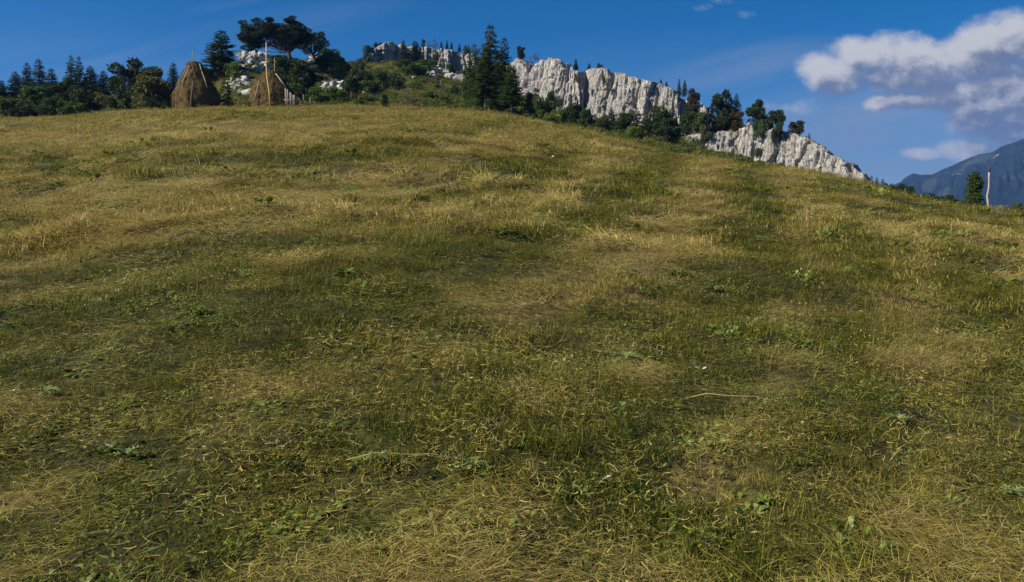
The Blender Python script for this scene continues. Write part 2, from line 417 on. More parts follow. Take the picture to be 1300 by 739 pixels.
# ------------------------------------------------------------------ the ground sheet
# greener (negative) and drier (positive) strips of the mown meadow, in photo pixels: cx, cy, rx, ry, tilt, amount
FIELD = [(955,260,45,40,.2,-.42),(975,330,55,60,.25,-.42),(930,440,75,60,-.5,-.32),(1050,400,60,70,.1,-.30),(860,500,90,40,0,-.25),
 (670,300,70,22,0,-.48),(520,345,120,24,-.15,-.45),(360,435,110,26,0,-.42),(60,450,100,35,0,-.38),(240,390,90,22,0,-.30),(280,330,110,14,0,-.20),(60,330,90,18,0,-.2),
 (800,265,45,22,-.5,-.35),(850,215,40,10,-.6,-.3),(610,228,70,9,0,-.32),(450,195,60,8,0,-.25),(230,215,70,8,0,-.3),(110,212,50,8,0,-.3),(900,560,150,40,0,-.35),(500,560,160,36,0,-.25),(1180,520,120,50,0,-.35),(700,600,120,40,0,-.35),(150,560,150,40,0,-.30),(1100,640,160,40,0,-.35),(300,640,200,50,0,-.3),
 (1130,320,40,50,.5,-.25),(1240,420,60,40,.2,-.22),(1200,280,60,10,.3,-.3),(1060,238,50,8,.3,-.25),(700,150,60,5,.3,-.2),
 (200,170,200,14,0,.16),(450,160,200,16,0,.18),(250,270,160,16,0,.15),(140,245,90,12,0,.15),(750,310,60,40,-.6,.25),(850,310,50,60,-.5,.30),(1010,280,30,60,.3,.20),(700,375,80,22,-.1,.26),(620,415,90,16,0,.15),
 (380,265,110,14,-.2,.2),(480,230,90,12,-.2,.2),(1150,390,70,30,.3,.2),(940,515,90,12,0,.4),(1080,500,40,20,0,.2),(330,485,120,14,0,.28),(60,290,70,14,0,.18),(800,440,60,22,0,.15),
 (90,490,60,12,0,.2),(420,575,90,12,0,.3),(700,510,90,10,0,.25),(980,640,110,18,0,.3),(45,620,60,24,0,.35),(1250,330,60,24,.3,.2)]
# swathes left by mowing, fanning down from the right shoulder of the hill: amount, then (px, py) points
STRIPS = [(-.34,[(835,192),(805,245),(700,300),(530,345),(360,430),(60,470)]),(-.40,[(955,215),(962,270),(975,340),(925,440),(850,530),(700,620)]),(-.28,[(1050,235),(1085,300),(1060,400),(1075,500),(1000,600)]),
 (-.26,[(1120,245),(1185,290),(1235,380),(1290,460)]),(-.24,[(720,205),(600,232),(430,320),(240,392),(0,420)]),(-.20,[(640,160),(430,200),(200,225),(0,235)]),(-.16,[(300,180),(120,208),(0,212)]),(-.2,[(1150,240),(1240,275),(1300,310)]),
 (.30,[(895,205),(870,270),(845,330),(720,385),(560,430),(300,500)]),(.28,[(1000,222),(1025,290),(1015,380),(985,470),(880,600)]),(.24,[(1090,238),(1140,310),(1150,400),(1190,520)]),(.26,[(770,200),(700,250),(480,300),(380,350),(150,400)]),
 (.22,[(690,170),(480,228),(330,270),(60,310)]),(.22,[(500,150),(300,165),(100,180),(0,180)]),(.2,[(1190,258),(1260,310),(1300,350)]),(.2,[(420,262),(200,268),(40,268)])]
def strips(u, v, x, y):
    f = 0; wob = 1+.5*vn(x*.35, y*.35, 11)
    for am, pts in STRIPS:
        best = np.full(np.shape(u), 9.0)
        for (ax, ay), (bx_, by_) in zip(pts[:-1], pts[1:]):
            dx_, dy_ = bx_-ax, by_-ay; t = np.clip(((u-ax)*dx_+(v-ay)*dy_)/(dx_*dx_+dy_*dy_), 0, 1)
            cy_ = ay+t*dy_; cx_ = ax+t*dx_; w = (cy_-105)*.085+3; vert = abs(dy_)/math.hypot(dx_, dy_); w = w*(.75+.9*vert)
            best = np.minimum(best, np.hypot(u-cx_, v-cy_)/(w*wob))
        f = f+am*np.exp(-best**2*.8)
    return f*1.25*(1+.5*np.clip(fbm(x*.45, y*.6, 31, 3), -1, 1))
def clumps(x, y):
    """small rakings of cut hay left lying about"""
    q = fbm(x*1.1+40, y*2.3+12, 3.3, 4)
    return np.clip((q-.46)/.18, 0, 1)
def field(x, y, z=None):
    if z is None: z = GZ(x, y)
    u, v = proj(x, y, z)
    f = 0.50 + 0.25*fbm(x*0.16+3, y*0.30, 0.5, 4) + 0.24*fbm(x*0.9, y*1.4, 4.5, 4)
    # curved mowing swathes round the shoulder of the hill
    rr = np.hypot(x+16, y-6); f = f + 0.03*np.sin(rr*1.15+1.8*vn(x*0.12, y*0.12, 9))
    for cx_, cy_, rx, ry, tl, am in FIELD:
        c_, s_ = math.cos(tl), math.sin(tl); a_ = ((u-cx_)*c_+(v-cy_)*s_)/rx; b_ = (-(u-cx_)*s_+(v-cy_)*c_)/ry
        f = f + am*0.40*np.exp(-(a_*a_+b_*b_)*0.9)
    f = f + strips(u+14*vn(x*.5, y*.5, 21), v+5*vn(x*.6, y*.6, 22), x, y)
    d = np.hypot(x, y)
    f = f - 0.15*np.clip((13-d)/9, 0, 1) - 0.14*np.clip((5.5-d)/2, 0, 1) + 0.05*np.clip((d-20)/40, 0, 1)
    return np.clip(f+.36*clumps(x, y)-.26*clumps(x+31, y-17), 0, 1)

def build_ground():
    th = np.concatenate([np.radians(np.linspace(-180, -44, 46))[:-1], np.radians(np.linspace(-44, 44, 620)), np.radians(np.linspace(44, 180, 46))[1:-1]])
    r = np.concatenate([np.geomspace(0.6, 330, 430), np.geomspace(330, 6500, 50)[1:]])
    T, R = np.meshgrid(th, r, indexing='ij'); n, m = T.shape
    X, Y = R*np.sin(T), R*np.cos(T); Z = GZ(X, Y)
    V_ = np.stack([X, Y, Z], -1).reshape(-1, 3)
    i = np.arange(n)[:, None]; j = np.arange(m-1)[None, :]
    i2 = (i+1) % n
    Q = np.stack([i*m+j, i*m+j+1, i2*m+j+1, i2*m+j], -1).reshape(-1, 4)[:, ::-1]
    cidx = len(V_); V_ = np.vstack([V_, [[0, 0, -EYE]]])
    fan = np.stack([np.arange(n)*m, ((np.arange(n)+1) % n)*m, np.full(n, cidx)], -1)[:, ::-1]
    loops = np.concatenate([Q.ravel(), fan.ravel()]); cnt = np.concatenate([np.full(len(Q), 4), np.full(n, 3)])
    tint = field(V_[:, 0], V_[:, 1], V_[:, 2]); rg = np.hypot(V_[:, 0], V_[:, 1])
    ro = roughness(np.arctan2(V_[:, 0], V_[:, 1]), rg)
    far = np.clip((rg-250)/400, 0, 1)
    me = mesh_np('ground', V_, loops, cnt, True, {'tint': tint, 'rough': ro, 'far': far}, M_GROUND)
    o = link('ground', me); o['kind'] = 'structure'; return o
ground = build_ground()

# ------------------------------------------------------------------ mountain on the right, across the valley
def build_mountain():
    sil = [(1040,268),(1100,252),(1144,230),(1149,223.5),(1160,219.5),(1170,221.5),(1184,220),(1200,212),(1212,207),(1236,197),(1260,193),(1270,186),(1300,176),(1340,158),(1400,140),(1480,128),(1600,150),(1800,190),(2100,230)]
    th_ = np.array([pix(*q)[0] for q in sil]); el = np.array([pix(*q)[1] for q in sil])
    R0 = 4200.0
    th = np.linspace(th_[0], th_[-1], 560); d = np.linspace(-1, 1, 200)
    T, D = np.meshgrid(th, d, indexing='ij')
    top = np.interp(T, th_, el)*R0
    R = R0 + D*np.where(D < 0, 1900, 1500)
    X, Y = R*np.sin(T), R*np.cos(T)
    base = -230.0
    prof = (1-np.abs(D))**0.85
    rid = 1-np.abs(fbm(X*0.0030, Y*0.0030, 1.0, 5))
    rid2 = 1-np.abs(fbm(X*0.009, Y*0.009, 5.0, 4))
    amp = np.clip(np.abs(D)*3.0, 0, 1)*(1-np.abs(D))*2
    Z = base + (top-base)*prof + amp*((rid-0.8)*260 + (rid2-0.8)*70) + (1-np.clip(np.abs(D)*20, 0, 1))*3*vn(X*0.03, Y*0.03)
    Z = np.maximum(Z, base)
    n, m = T.shape
    i = np.arange(n-1)[:, None]; j = np.arange(m-1)[None, :]
    Q = np.stack([i*m+j, i*m+j+1, (i+1)*m+j+1, (i+1)*m+j], -1).reshape(-1, 4)[:, ::-1]
    def col(t):
        P = pos(t)
        f = noise(t, P, 0.006, 6, 0.6); g = noise(t, P, 0.05, 5, 0.7)
        c = mix(t, g.step(0.35, 0.65), (0.006, 0.011, 0.008), (0.016, 0.024, 0.015))
        c = mix(t, (f.step(0.53, 0.63)*0.85), c, (0.045, 0.055, 0.028))
        x, y, z = xyz(t, P)
        sc = noise(t, mapping(t, P, (1, 1, 2.2)), 0.0141, 8, 0.75)
        band = (1.0-((z-330.0)*(1/110.0))*((z-330.0)*(1/110.0))).step(0.0, 1.0)
        return mix(t, (sc.step(0.59, 0.66)*band)*0.8, c, (0.36, 0.35, 0.32))
    mt = solid('mountain_slope', col, 0.95, lambda t: noise(t, pos(t), 0.05, 6, 0.7), 1.0, 12.0)
    o = link('mountain', mesh_np('mountain', np.stack([X, Y, Z], -1).reshape(-1, 3), Q, None, True, None, mt)); o['kind'] = 'structure'
build_mountain()

# ------------------------------------------------------------------ haze
hb = MB(); hb.box((0, 0, 175), (13400, 13400, 0.1)); 
hm, ht, ho = newmat('haze')
pv = ht.nodes.new('ShaderNodeVolumePrincipled'); pv.inputs['Density'].default_value = 0.00011
pv.inputs['Color'].default_value = (0.14, 0.38, 1.0, 1); pv.inputs['Anisotropy'].default_value = 0.2
ht.links.new(pv.outputs[0], ho.inputs['Volume'])
hb = MB(); hb.box((0, 0, 200), (13400, 13400, 960))
hz = link('haze', hb.mesh('haze', hm)); hz['kind'] = 'stuff'
hz.location.z = 20

# ------------------------------------------------------------------ cliffs
def _cols(s, z, w, seed):
    """blocky vertical columns: offset 0..1 and distance to the crack"""
    q = s/w + 0.45*vn(s*0.9/w, z*0.13, seed) + 0.08*vn(s*3/w, z*0.6, seed+3)
    c = np.floor(q); f = q-c
    off = _h(c, np.floor(z/ (w*5.0) + _h(c, c*0+seed, c*0)*7), c*0+seed)
    edge = np.minimum(f, 1-f)
    return off, edge
def build_cliff(top, foot, R, seed, lean=0.16, amp=1.0, step=0.16):
    """top: [(px, y)], foot: [(px, y)] , R: [(px, R)]"""
    tp = np.array(top, float); ft = np.array(foot, float); rr = np.array(R, float)
    px0, px1 = tp[0, 0], tp[-1, 0]
    pxs = np.linspace(px0, px1, 400)
    th = np.array([pix(q, 150)[0] for q in pxs]); r = np.interp(pxs, rr[:, 0], rr[:, 1])
    P = np.stack([r*np.sin(th), r*np.cos(th)], -1)
    L = np.concatenate([[0], np.cumsum(np.hypot(*np.diff(P, axis=0).T))])
    s = np.arange(0, L[-1], step); px = np.interp(s, L, pxs)
    X0 = np.interp(s, L, P[:, 0]); Y0 = np.interp(s, L, P[:, 1]); rs = np.hypot(X0, Y0)
    zt = np.array([pix(a_, np.interp(a_, tp[:, 0], tp[:, 1]))[1] for a_ in px])*rs
    zf = np.array([pix(a_, np.interp(a_, ft[:, 0], ft[:, 1]))[1] for a_ in px])*rs-2.0
    hh = np.maximum(zt-zf, 0.3)
    jag = 0.30*fbm(s*0.8, s*0, seed, 3)+0.25*(_cols(s, s*0+3, 1.3, seed+9)[0]-0.5)
    zt = zt+np.clip(hh*0.08, 0, 1)*jag
    nv = int(np.max(hh)/step)+2
    v = np.concatenate([np.linspace(0, 1, nv), 1+np.linspace(0, 1, 22)[1:]])
    Sx, Vv = np.meshgrid(s, v, indexing='ij')
    vf = np.clip(Vv, 0, 1); bk = np.clip(Vv-1, 0, 1)
    Zf, Zt = zf[:, None], zt[:, None]
    Z = Zf+(Zt-Zf)*vf
    zr = Z
    o1, e1 = _cols(Sx, zr, 4.6, seed); o2, e2 = _cols(Sx, zr, 1.7, seed+1); o3, e3 = _cols(Sx, zr*1.6, 0.7, seed+2)
    d = 2.3*(o1-0.5)+1.5*(o2-0.5)+0.55*(o3-0.5) + 2.2*vn(Sx*0.07, zr*0.02, seed+4) + 0.42*fbm(Sx*0.6, zr*0.12, seed+5, 4)
    d = d - 1.7*np.exp(-(e1/0.05)**2) - 0.9*np.exp(-(e2/0.09)**2) - 0.4*np.exp(-(e3/0.13)**2)
    d = d + 0.14*fbm(Sx*2.2, zr*1.4, seed+6, 4)
    # ledges that step back upwards
    q = zr/2.7+0.8*vn(Sx*0.16, zr*0.0, seed+7); lg = np.floor(q)+np.clip((q-np.floor(q)-0.82)/0.18, 0, 1)
    d = d*amp*.72 + .10*fbm(Sx*4.5, zr*1.1, seed+8, 3) - lean*(Z-Zf) - 0.28*(lg-lg[:, :1])
    fade = np.clip(hh/4, 0.15, 1)[:, None]
    d = d*fade
    tx, ty = np.gradient(X0), np.gradient(Y0); ln = np.hypot(tx, ty); nx, ny = ty/ln, -tx/ln
    k = np.hanning(61); k /= k.sum(); nx = np.convolve(np.pad(nx, 30, 'edge'), k, 'valid'); ny = np.convolve(np.pad(ny, 30, 'edge'), k, 'valid')
    back = 9.0*bk**1.3
    Z = Z - bk**1.6*5.0 + np.clip(bk*8, 0, 1)*(1-bk)*0.5*fbm(Sx*0.7, back*0.7, seed+8, 3)*fade
    X = X0[:, None]+nx[:, None]*(d-back); Y = Y0[:, None]+ny[:, None]*(d-back)
    n, m = X.shape
    i = np.arange(n-1)[:, None]; j = np.arange(m-1)[None, :]
    Q = np.stack([i*m+j, (i+1)*m+j, (i+1)*m+j+1, i*m+j+1], -1).reshape(-1, 4)
    o = link('cliff', mesh_np('cliff', np.stack([X, Y, Z], -1).reshape(-1, 3), Q, None, False, None, M_ROCK)); o['kind'] = 'structure'
    return o
build_cliff([(464,80),(469,74),(474,67),(482,59),(490,53),(500,51),(515,53),(535,55),(560,58),(580,63),(600,68),(615,74)],
            [(464,82),(500,82),(560,88),(580,95),(615,98)], [(464,209),(500,211),(615,213)], 11, step=0.2)
build_cliff([(636,84),(645,74),(655,75),(663,83),(668,84),(675,76),(682,72),(694,72),(708,77),(718,80),(727,87),(740,89),(748,87),(765,87),(790,92),(815,99),(840,109),(860,116),(872,119),(888,127),(905,131),(910,150),(914,172)],
            [(636,95),(665,122),(700,140),(750,150),(800,156),(860,182),(914,190)], [(636,182),(665,168),(700,161),(738,159),(742,162),(748,157),(800,153),(860,149),(914,152)], 23)
build_cliff([(866,184),(872,170),(888,168),(900,170),(911,164),(925,166),(938,160),(948,157),(956,165),(970,166),(980,162),(996,166),(1016,173),(1035,181),(1048,190),(1069,203),(1085,213),(1096,219),(1107,235)],
            [(866,192),(912,204),(1000,218),(1050,230),(1085,240),(1107,250)], [(866,139),(900,137),(950,135),(1000,133),(1050,130),(1107,127)], 37, lean=0.12)

# ------------------------------------------------------------------ limestone outcrops and stones
import bmesh
def stone_into(mb, c, size, seed, sub=3):
    bm = bmesh.new(); bmesh.ops.create_icosphere(bm, subdivisions=sub, radius=1.0)
    v = np.array([q.co[:] for q in bm.verts]); fc = [tuple(q.index for q in f.verts) for f in bm.faces]; bm.free()
    rg = np.random.RandomState(seed)
    for _ in range(13):                                     # broken flat faces
        n = rg.normal(size=3); n /= np.linalg.norm(n); d = rg.uniform(0.38, 0.72)
        t = v@n; v = v-np.outer(np.clip(t-d, 0, None), n)
    v = v*(1+0.13*fbm(v[:, 0]*1.8+seed, v[:, 1]*1.8, v[:, 2]*1.8, 4))[:, None]
    a_ = rg.uniform(0, 6.28); R_ = np.array([[math.cos(a_), -math.sin(a_), 0], [math.sin(a_), math.cos(a_), 0], [0, 0, 1]])
    mb.add((v*np.array(size))@R_.T+np.array(c), fc)
def outcrop(px, ytop, ybase, wpx, n, label, seed, name='limestone_outcrop', r=None, cat='rock outcrop'):
    x, y, z, r = place(px, ybase, r)
    w = wpx*r/F; h = max((pix(px, ytop)[1]-pix(px, ybase)[1])*r, 0.15)
    rg = random.Random(seed)
    if n == 1:
        mb = MB(); stone_into(mb, (0, 0, h*0.30), (w*0.55, w*0.45, h*0.80), seed, 4)
        return tag(link(name, mb.mesh(name, M_BOULDER), None, (x, y, z)), label, cat, 'pale limestone among the shrubs')
    root = empty(name, (x, y, z)); tag(root, label, cat, 'pale limestone among the shrubs')
    def rock(c, size, sd, sub=3):
        mb = MB(); stone_into(mb, (0, 0, 0), size, sd, sub); link('rock', mb.mesh('rock', M_BOULDER), root, c)
    for i in range(n):
        if n > 3:
            t = rg.random(); pxx = px+(rg.random()-.5)*wpx*(1-.45*t); pyy = ybase+(ytop-ybase)*t*.93
            r_ = solve(pxx, pyy, max(r-6, 20), r+40)
            th, e_ = pix(pxx, pyy)
            if r_ is None: r_ = r+12*t; zz = min(e_*r_-.15, gz(r_*math.sin(th), r_*math.cos(th))+.9)
            else: zz = gz(r_*math.sin(th), r_*math.cos(th))
            s_ = w/math.sqrt(n)*rg.uniform(.50, 1.5)
            rock((r_*math.sin(th)-x, r_*math.cos(th)-y, zz-z+s_*.16), (s_*rg.uniform(.9, 1.6), s_*.8, s_*rg.uniform(.5, .9)), seed*31+i, 2 if s_ < .3 else 3)
        else:
            hx = (i-(n-1)/2)*w/n; sx = w/n*rg.uniform(.45, .7); rock((hx, rg.uniform(-.2, .2), gz(x+hx, y)-z+h*.2), (sx, sx*.8, h*rg.uniform(.45, .8)), seed*31+i)
    return root
outcrop(323,60,92,44,46,'large white craggy outcrop on the knoll under the windswept pine',1)
outcrop(303,92,107,26,14,'rounded white boulder heap above the gap between the two haystacks',2)
outcrop(304,104,122,34,26,'broken white ledges low in the gap between the two haystacks',3)
outcrop(342,60,72,18,4,'white rock block right behind the tip of the right haystack poles',4)
outcrop(405,70,86,26,18,'white crag under the right end of the windswept pine crown',5)
outcrop(364,68,75,12,3,'small pale rock just below the pine trunk',6)
outcrop(426,97,117,38,40,'low field of white rocks right of the haystacks among green shrubs',7)
outcrop(473,117,121.5,22,6,'thin strip of white stones in the shrubby slope above the meadow edge',8)
outcrop(218,127,137,13,4,'two bright white stones at the left foot of the left haystack',9,'white_stone',r=86,cat='stone')
outcrop(525,96,100.5,8,1,'single flat white stone below the bush on the summit cliff foot',10,'white_stone',cat='stone')
outcrop(555,80,99,28,30,'white scree tumbling down below the summit cliff',11)
outcrop(575,92,102,24,18,'white scree patch right of the summit bush',12)
outcrop(574,109,113,9,1,'pale slab lying in the grass below the scree',13,'white_stone',cat='stone')
outcrop(476,87,89.5,5,1,'tiny white stone on the grass below the left end of the summit cliff',14,'white_stone',cat='stone')
outcrop(620,136,139,5,1,'small white stone at the foot of the tall trees, near the pale trunk',15,'white_stone',cat='stone')
outcrop(626,138,141,5,1,'small white stone right of its twin at the foot of the tall trees',16,'white_stone',cat='stone')
outcrop(822,166,176,18,5,'white boulder pile among dark bushes under the long cliff',17,r=128)
outcrop(762,140,150,12,4,'pale boulder at the foot of the dark cleft in the cliff',18)
outcrop(103,98,104,8,2,'white rock on the grassy knoll between the spruces on the far left',19)
outcrop(82,104,110,10,3,'pale rock on the left slope of the knoll on the far left',20)
outcrop(132,134,141,14,3,'grey flat stones in the shrubs left of the broad dark tree',21)
outcrop(50,140,146,14,4,'grey stones between low shrubs at the far left meadow edge',22)
outcrop(590,97,104,14,5,'pale stones beside the left side of the tall trees',23)
outcrop(670,143,148,6,2,'small pale stones at the meadow edge right of the tall trees',24)
outcrop(720,150,156,6,2,'small pale stones under the shrubs left of the dark cleft',25)
outcrop(1275,262,268,10,3,'grey stones right of the pole on the meadow crest',26,r=44)

# ------------------------------------------------------------------ trees
def rndunit(rg, n):
    v = rg.normal(size=(n, 3)); return v/np.linalg.norm(v, axis=1)[:, None]
def cards(mb, P, D, N_, L, Wd, rnd):
    """leaf cards: base P, along D, normal N_, length L, width Wd; pointed quads"""
    B_ = np.cross(D, N_); B_ /= (np.linalg.norm(B_, axis=1)[:, None]+1e-9)
    L = L[:, None]; Wd = Wd[:, None]
    Q = np.stack([P, P+D*L*0.45+B_*Wd*0.5, P+D*L, P+D*L*0.45-B_*Wd*0.5], 1)
    mb.quads(Q, rnd)
def spruce(seed, h=9.0, R=2.0, dens_=1.0, gap=0.0, up=0.0, trunk_r=0.16, low=0.06):
    rg = np.random.RandomState(seed); mb = MB(); tb = MB()
    n = 7; lean = rg.uniform(-.15, .15, 2)
    tb.tube([(lean[0]*t*t, lean[1]*t*t, h*t) for t in np.linspace(0, 0.98, n)], list(np.linspace(trunk_r, 0.015, n)), 7)
    z = h*low
    while z < h*0.985:
        t = z/h
        rad = R*(1-t)**0.85*(1 if t > 0.12 else 0.75)
        k = 5 + int(rad*1.5)
        ph = rg.uniform(0, 6.28)
        for i in range(k):
            if rg.rand() < gap: continue
            a_ = ph+i*6.283/k+rg.uniform(-.3, .3); ln = rad*rg.uniform(0.62, 1.2)+0.12
            dr = -0.32+0.5*t+up+rg.uniform(-.12, .12)
            m = max(4, int(ln*13*dens_)); u = rg.uniform(0.08, 1, m)**0.8
            ca, sa = math.cos(a_), math.sin(a_)
            zc = z + ln*(dr*u+0.30*u**2.4*(1-t)*0.9)
            P = np.stack([ca*ln*u+lean[0]*t*t, sa*ln*u+lean[1]*t*t, zc], 1)
            if ln > 0.5 and t < 0.85:
                tb.tube([(0, 0, z), (ca*ln*.5, sa*ln*.5, z+ln*dr*.5), (ca*ln*.9, sa*ln*.9, z+ln*dr*.9)], [0.03+0.02*ln/R, 0.02, 0.008], 4, cap=False)
            sd = rg.choice([-1, 1], m); spread = rg.uniform(0.4, 1.15, m)*sd
            D = np.stack([np.cos(a_+spread), np.sin(a_+spread), rg.uniform(-.45, .22, m)], 1); D /= np.linalg.norm(D, axis=1)[:, None]
            N_ = rndunit(rg, m)*0.6+np.array([0, 0, 1.0])
            L = (0.28+0.34*(1-u)*min(ln, 1.6))*rg.uniform(.7, 1.3, m)
            cards(mb, P, D, N_, L, L*rg.uniform(.28, .5, m), rg.uniform(0, 1, m)*0.6+rg.rand()*0.4)
        z += rg.uniform(0.20, 0.34)*(0.55+0.6*(1-t))
    m = 40; cards(mb, np.stack([rg.normal(0, .03, m), rg.normal(0, .03, m), rg.uniform(h*.9, h, m)], 1), rndunit(rg, m)*0.5+[0, 0, .8], rndunit(rg, m), rg.uniform(.15, .3, m), rg.uniform(.05, .1, m), rg.uniform(0, 1, m))
    return tb, mb
def blob_crown(mb, rg, c, r, n, leaf=0.20, sq=0.8):
    d = rndunit(rg, n); u = rg.uniform(0.45, 1.0, n)**0.6
    bump = 1+0.28*fbm(d[:, 0]*2.2+c[0], d[:, 1]*2.2+c[1], d[:, 2]*2.2+c[2], 3)
    P = d*(u*bump*r)[:, None]*np.array([1, 1, sq])+np.array(c)
    D = d*0.7+rndunit(rg, n)*0.9; D /= np.linalg.norm(D, axis=1)[:, None]
    L = rg.uniform(.6, 1.4, n)*leaf
    cards(mb, P, D, rndunit(rg, n), L, L*rg.uniform(.5, .85, n), np.clip(rg.uniform(0, .75, n)+rg.rand()*.25, 0, 1))
def broadleaf(seed, h=5.0, R=2.4, nb=16, leaf=0.22, bare=0.18, n=420, trunk_r=0.11, sq=0.8):
    rg = np.random.RandomState(seed); mb = MB(); tb = MB()
    for i in range(nb):
        a_ = rg.uniform(0, 6.28); t = rg.uniform(0, 1)**0.8
        zz = h*(bare+(1-bare-0.12)*t)
        prof = math.sqrt(max(0.05, 1-((zz/h-0.45)/0.62)**2))
        rr = R*prof*rg.uniform(0.15, 0.80)
        r = rg.uniform(.22, .40)*R*(1.15-0.35*t)
        c = (rr*math.cos(a_), rr*math.sin(a_), zz)
        blob_crown(mb, rg, c, r, int(n*rg.uniform(.7, 1.2)), leaf, sq)
        tb.tube([(0, 0, zz*0.25), (c[0]*.45, c[1]*.45, zz*.62), c], [trunk_r*.45, trunk_r*.3, .015], 5, cap=False)
    tb.tube([(0, 0, -.2), (rg.uniform(-.1, .1), rg.uniform(-.1, .1), h*.35), (rg.uniform(-.2, .2), 0, h*.75)], [trunk_r, trunk_r*.7, .03], 7)
    return tb, mb
def column_bush(seed, h=4.0, R=1.15):
    rg = np.random.RandomState(seed); mb = MB(); tb = MB()
    tb.tube([(0, 0, -.2), (0, .05, h*.5), (-.1, 0, h*.9)], [.07, .05, .02], 6)
    for i in range(60):
        t = rg.uniform(0, 1)**1.15; rr = R*(1-t*.86)**.75*(.75+.25*min(1, t*6)); a_ = rg.uniform(0, 6.28); q = rr*rg.uniform(.2, .8)
        blob_crown(mb, rg, (q*math.cos(a_)-.22*t, q*math.sin(a_), .2+t*(h-.45)), .26+.16*(1-t), 170, .13, 1.25)
    return tb, mb
def pine(seed, limbs, h, leaf=0.20):
    """limbs: list of (x, y, z, r) foliage pads reached by bare limbs; a bending trunk"""
    rg = np.random.RandomState(seed); mb = MB(); tb = MB()
    tb.tube([(0, 0, -.3), (.15, 0, h*.22), (-.1, .1, h*.42), (-.5, .1, h*.62), (-.9, 0, h*.8)], [.22, .19, .16, .11, .05], 8)
    tb.tube([(-.02, 0, h*.3), (.7, .1, h*.45), (1.6, 0, h*.58)], [.13, .10, .04], 6)
    for (x, y, z, r) in limbs:
        j = Vector((.05 if x > 0 else -.25, 0, h*rg.uniform(.3, .6)))
        tb.tube([j, j.lerp(Vector((x, y, z)), .5)+Vector((0, 0, .15)), (x, y, z)], [.07, .05, .015], 5, cap=False)
        n = int(330*r*r/0.5)+150
        d = rndunit(rg, n); u = rg.uniform(.2, 1, n)**.5
        P = d*(u*r)[:, None]*np.array([1.1, 1.1, .8])+np.array((x, y, z)); P[:, 2] += .12*fbm(P[:, 0]*2, P[:, 1]*2, P[:, 2], 2)
        D = d*.5+rndunit(rg, n)*.6+np.array([-.35, 0, .35]); D /= np.linalg.norm(D, axis=1)[:, None]
        L = rg.uniform(.7, 1.4, n)*leaf*1.3
        cards(mb, P, D, rndunit(rg, n), L, L*rg.uniform(.22, .4, n), np.clip(rg.uniform(0, .8, n)+rg.rand()*.2, 0, 1))
    return tb, mb

PROTO = {}
M_DKBARK = solid('dark_bark', lambda t: mix(t, noise(t, mapping(t, objc(t), (6, 6, 1.2)), 2.0, 5), (0.035, 0.026, 0.02), (0.10, 0.075, 0.055)), 0.9)
def proto(key, maker, h, w, bark=M_BARK):
    tb, mb = maker; PROTO[key] = (tb.mesh(key+'_trunk', bark, True), mb.mesh(key+'_crown', M_FOL), h, w)
for i in range(4): proto('spruce%d' % i, spruce(100+i, 9.0, (1.9, 2.3, 1.7, 2.6)[i], gap=(.05, .12, .1, .2)[i]), 9.0, (3.8, 4.6, 3.4, 5.2)[i])
proto('larch', spruce(140, 9.0, 2.5, 1.5, gap=.06, up=.15, low=.24, trunk_r=.15), 9.0, 5.0, M_PALEBARK)
for i in range(4): proto('broad%d' % i, broadleaf(200+i, 5.0, 2.4, 17+i, bare=.16), 5.0, 5.0)
proto('round', broadleaf(260, 4.0, 2.2, 20, bare=.10, n=480, leaf=.18), 4.0, 4.6)
for i in range(4): proto('shrub%d' % i, broadleaf(300+i, 2.0, 1.6, 13, leaf=.15, bare=.05, n=330, trunk_r=.05, sq=.9), 2.0, 3.4)
proto('thin', broadleaf(330, 3.0, 1.5, 12, leaf=.13, bare=.1, n=70, trunk_r=.05), 3.0, 3.1)
proto('column', column_bush(340), 4.0, 2.5)
proto('youngspruce', spruce(150, 3.2, 1.0, 1.7, low=.04, trunk_r=.06), 3.2, 2.1)

DK = (0.030, 0.046, 0.011); CN = (0.034, 0.056, 0.015); GR = (0.056, 0.092, 0.014); LG = (0.085, 0.122, 0.020)
OL = (0.075, 0.085, 0.022); BR = (0.042, 0.034, 0.014); OR = (0.062, 0.048, 0.014); MG = (0.042, 0.070, 0.020)
trng = random.Random(5)
def tree(name, key, px, ytop, ybase, wpx, color, label, cat='tree', group=None, r=None, sink=0.0, rz=None, rock=False):
    th, eb = pix(px, ybase if ybase else ytop+wpx*1.7)
    if r is not None and group == GC and not rock:            # stand it where the ground really reaches its foot
        q = np.linspace(r-8, r+30, 300); zz = GZ(q*np.sin(th), q*np.cos(th)); hit = np.nonzero(zz/q >= eb)[0]
        if len(hit): r = float(q[hit[0]])
    x, y, z, r = place(px, ybase, r)
    h = max((pix(px, ytop)[1])*r - z, 0.4)
    if rock: z = eb*r-.1; h = pix(px, ytop)[1]*r-z
    elif group == GC and h > 1.25*(pix(px, ytop)[1]-eb)*r:   # rooted in the rock itself
        h = (pix(px, ytop)[1]-eb)*r*1.1; z = pix(px, ytop)[1]*r-h
    tm, cm, ph, pw = PROTO[key]
    if 'spruce' in key and group in (GL, GT, GK): wpx *= 1.3
    sx = wpx*r/F/pw; sz = h/ph
    o = empty(name, (x, y, z-sink), trng.uniform(0, 6.28) if rz is None else rz, (sx, sx*trng.uniform(.9, 1.1), sz))
    tag(o, label, cat, group)
    t = link('trunk', tm, o); c = link('crown', cm, o)
    c.color = (*[q*trng.uniform(.92, 1.08) for q in color], 1)
    return o
GT = 'tall dark conifers in the middle'; GK = 'trees on the knoll behind the haystacks'
GL, GC, GS = 'spruces and bushes on the far left skyline', 'trees growing on the limestone cliff', 'shrubs on the rough slope'
T = tree
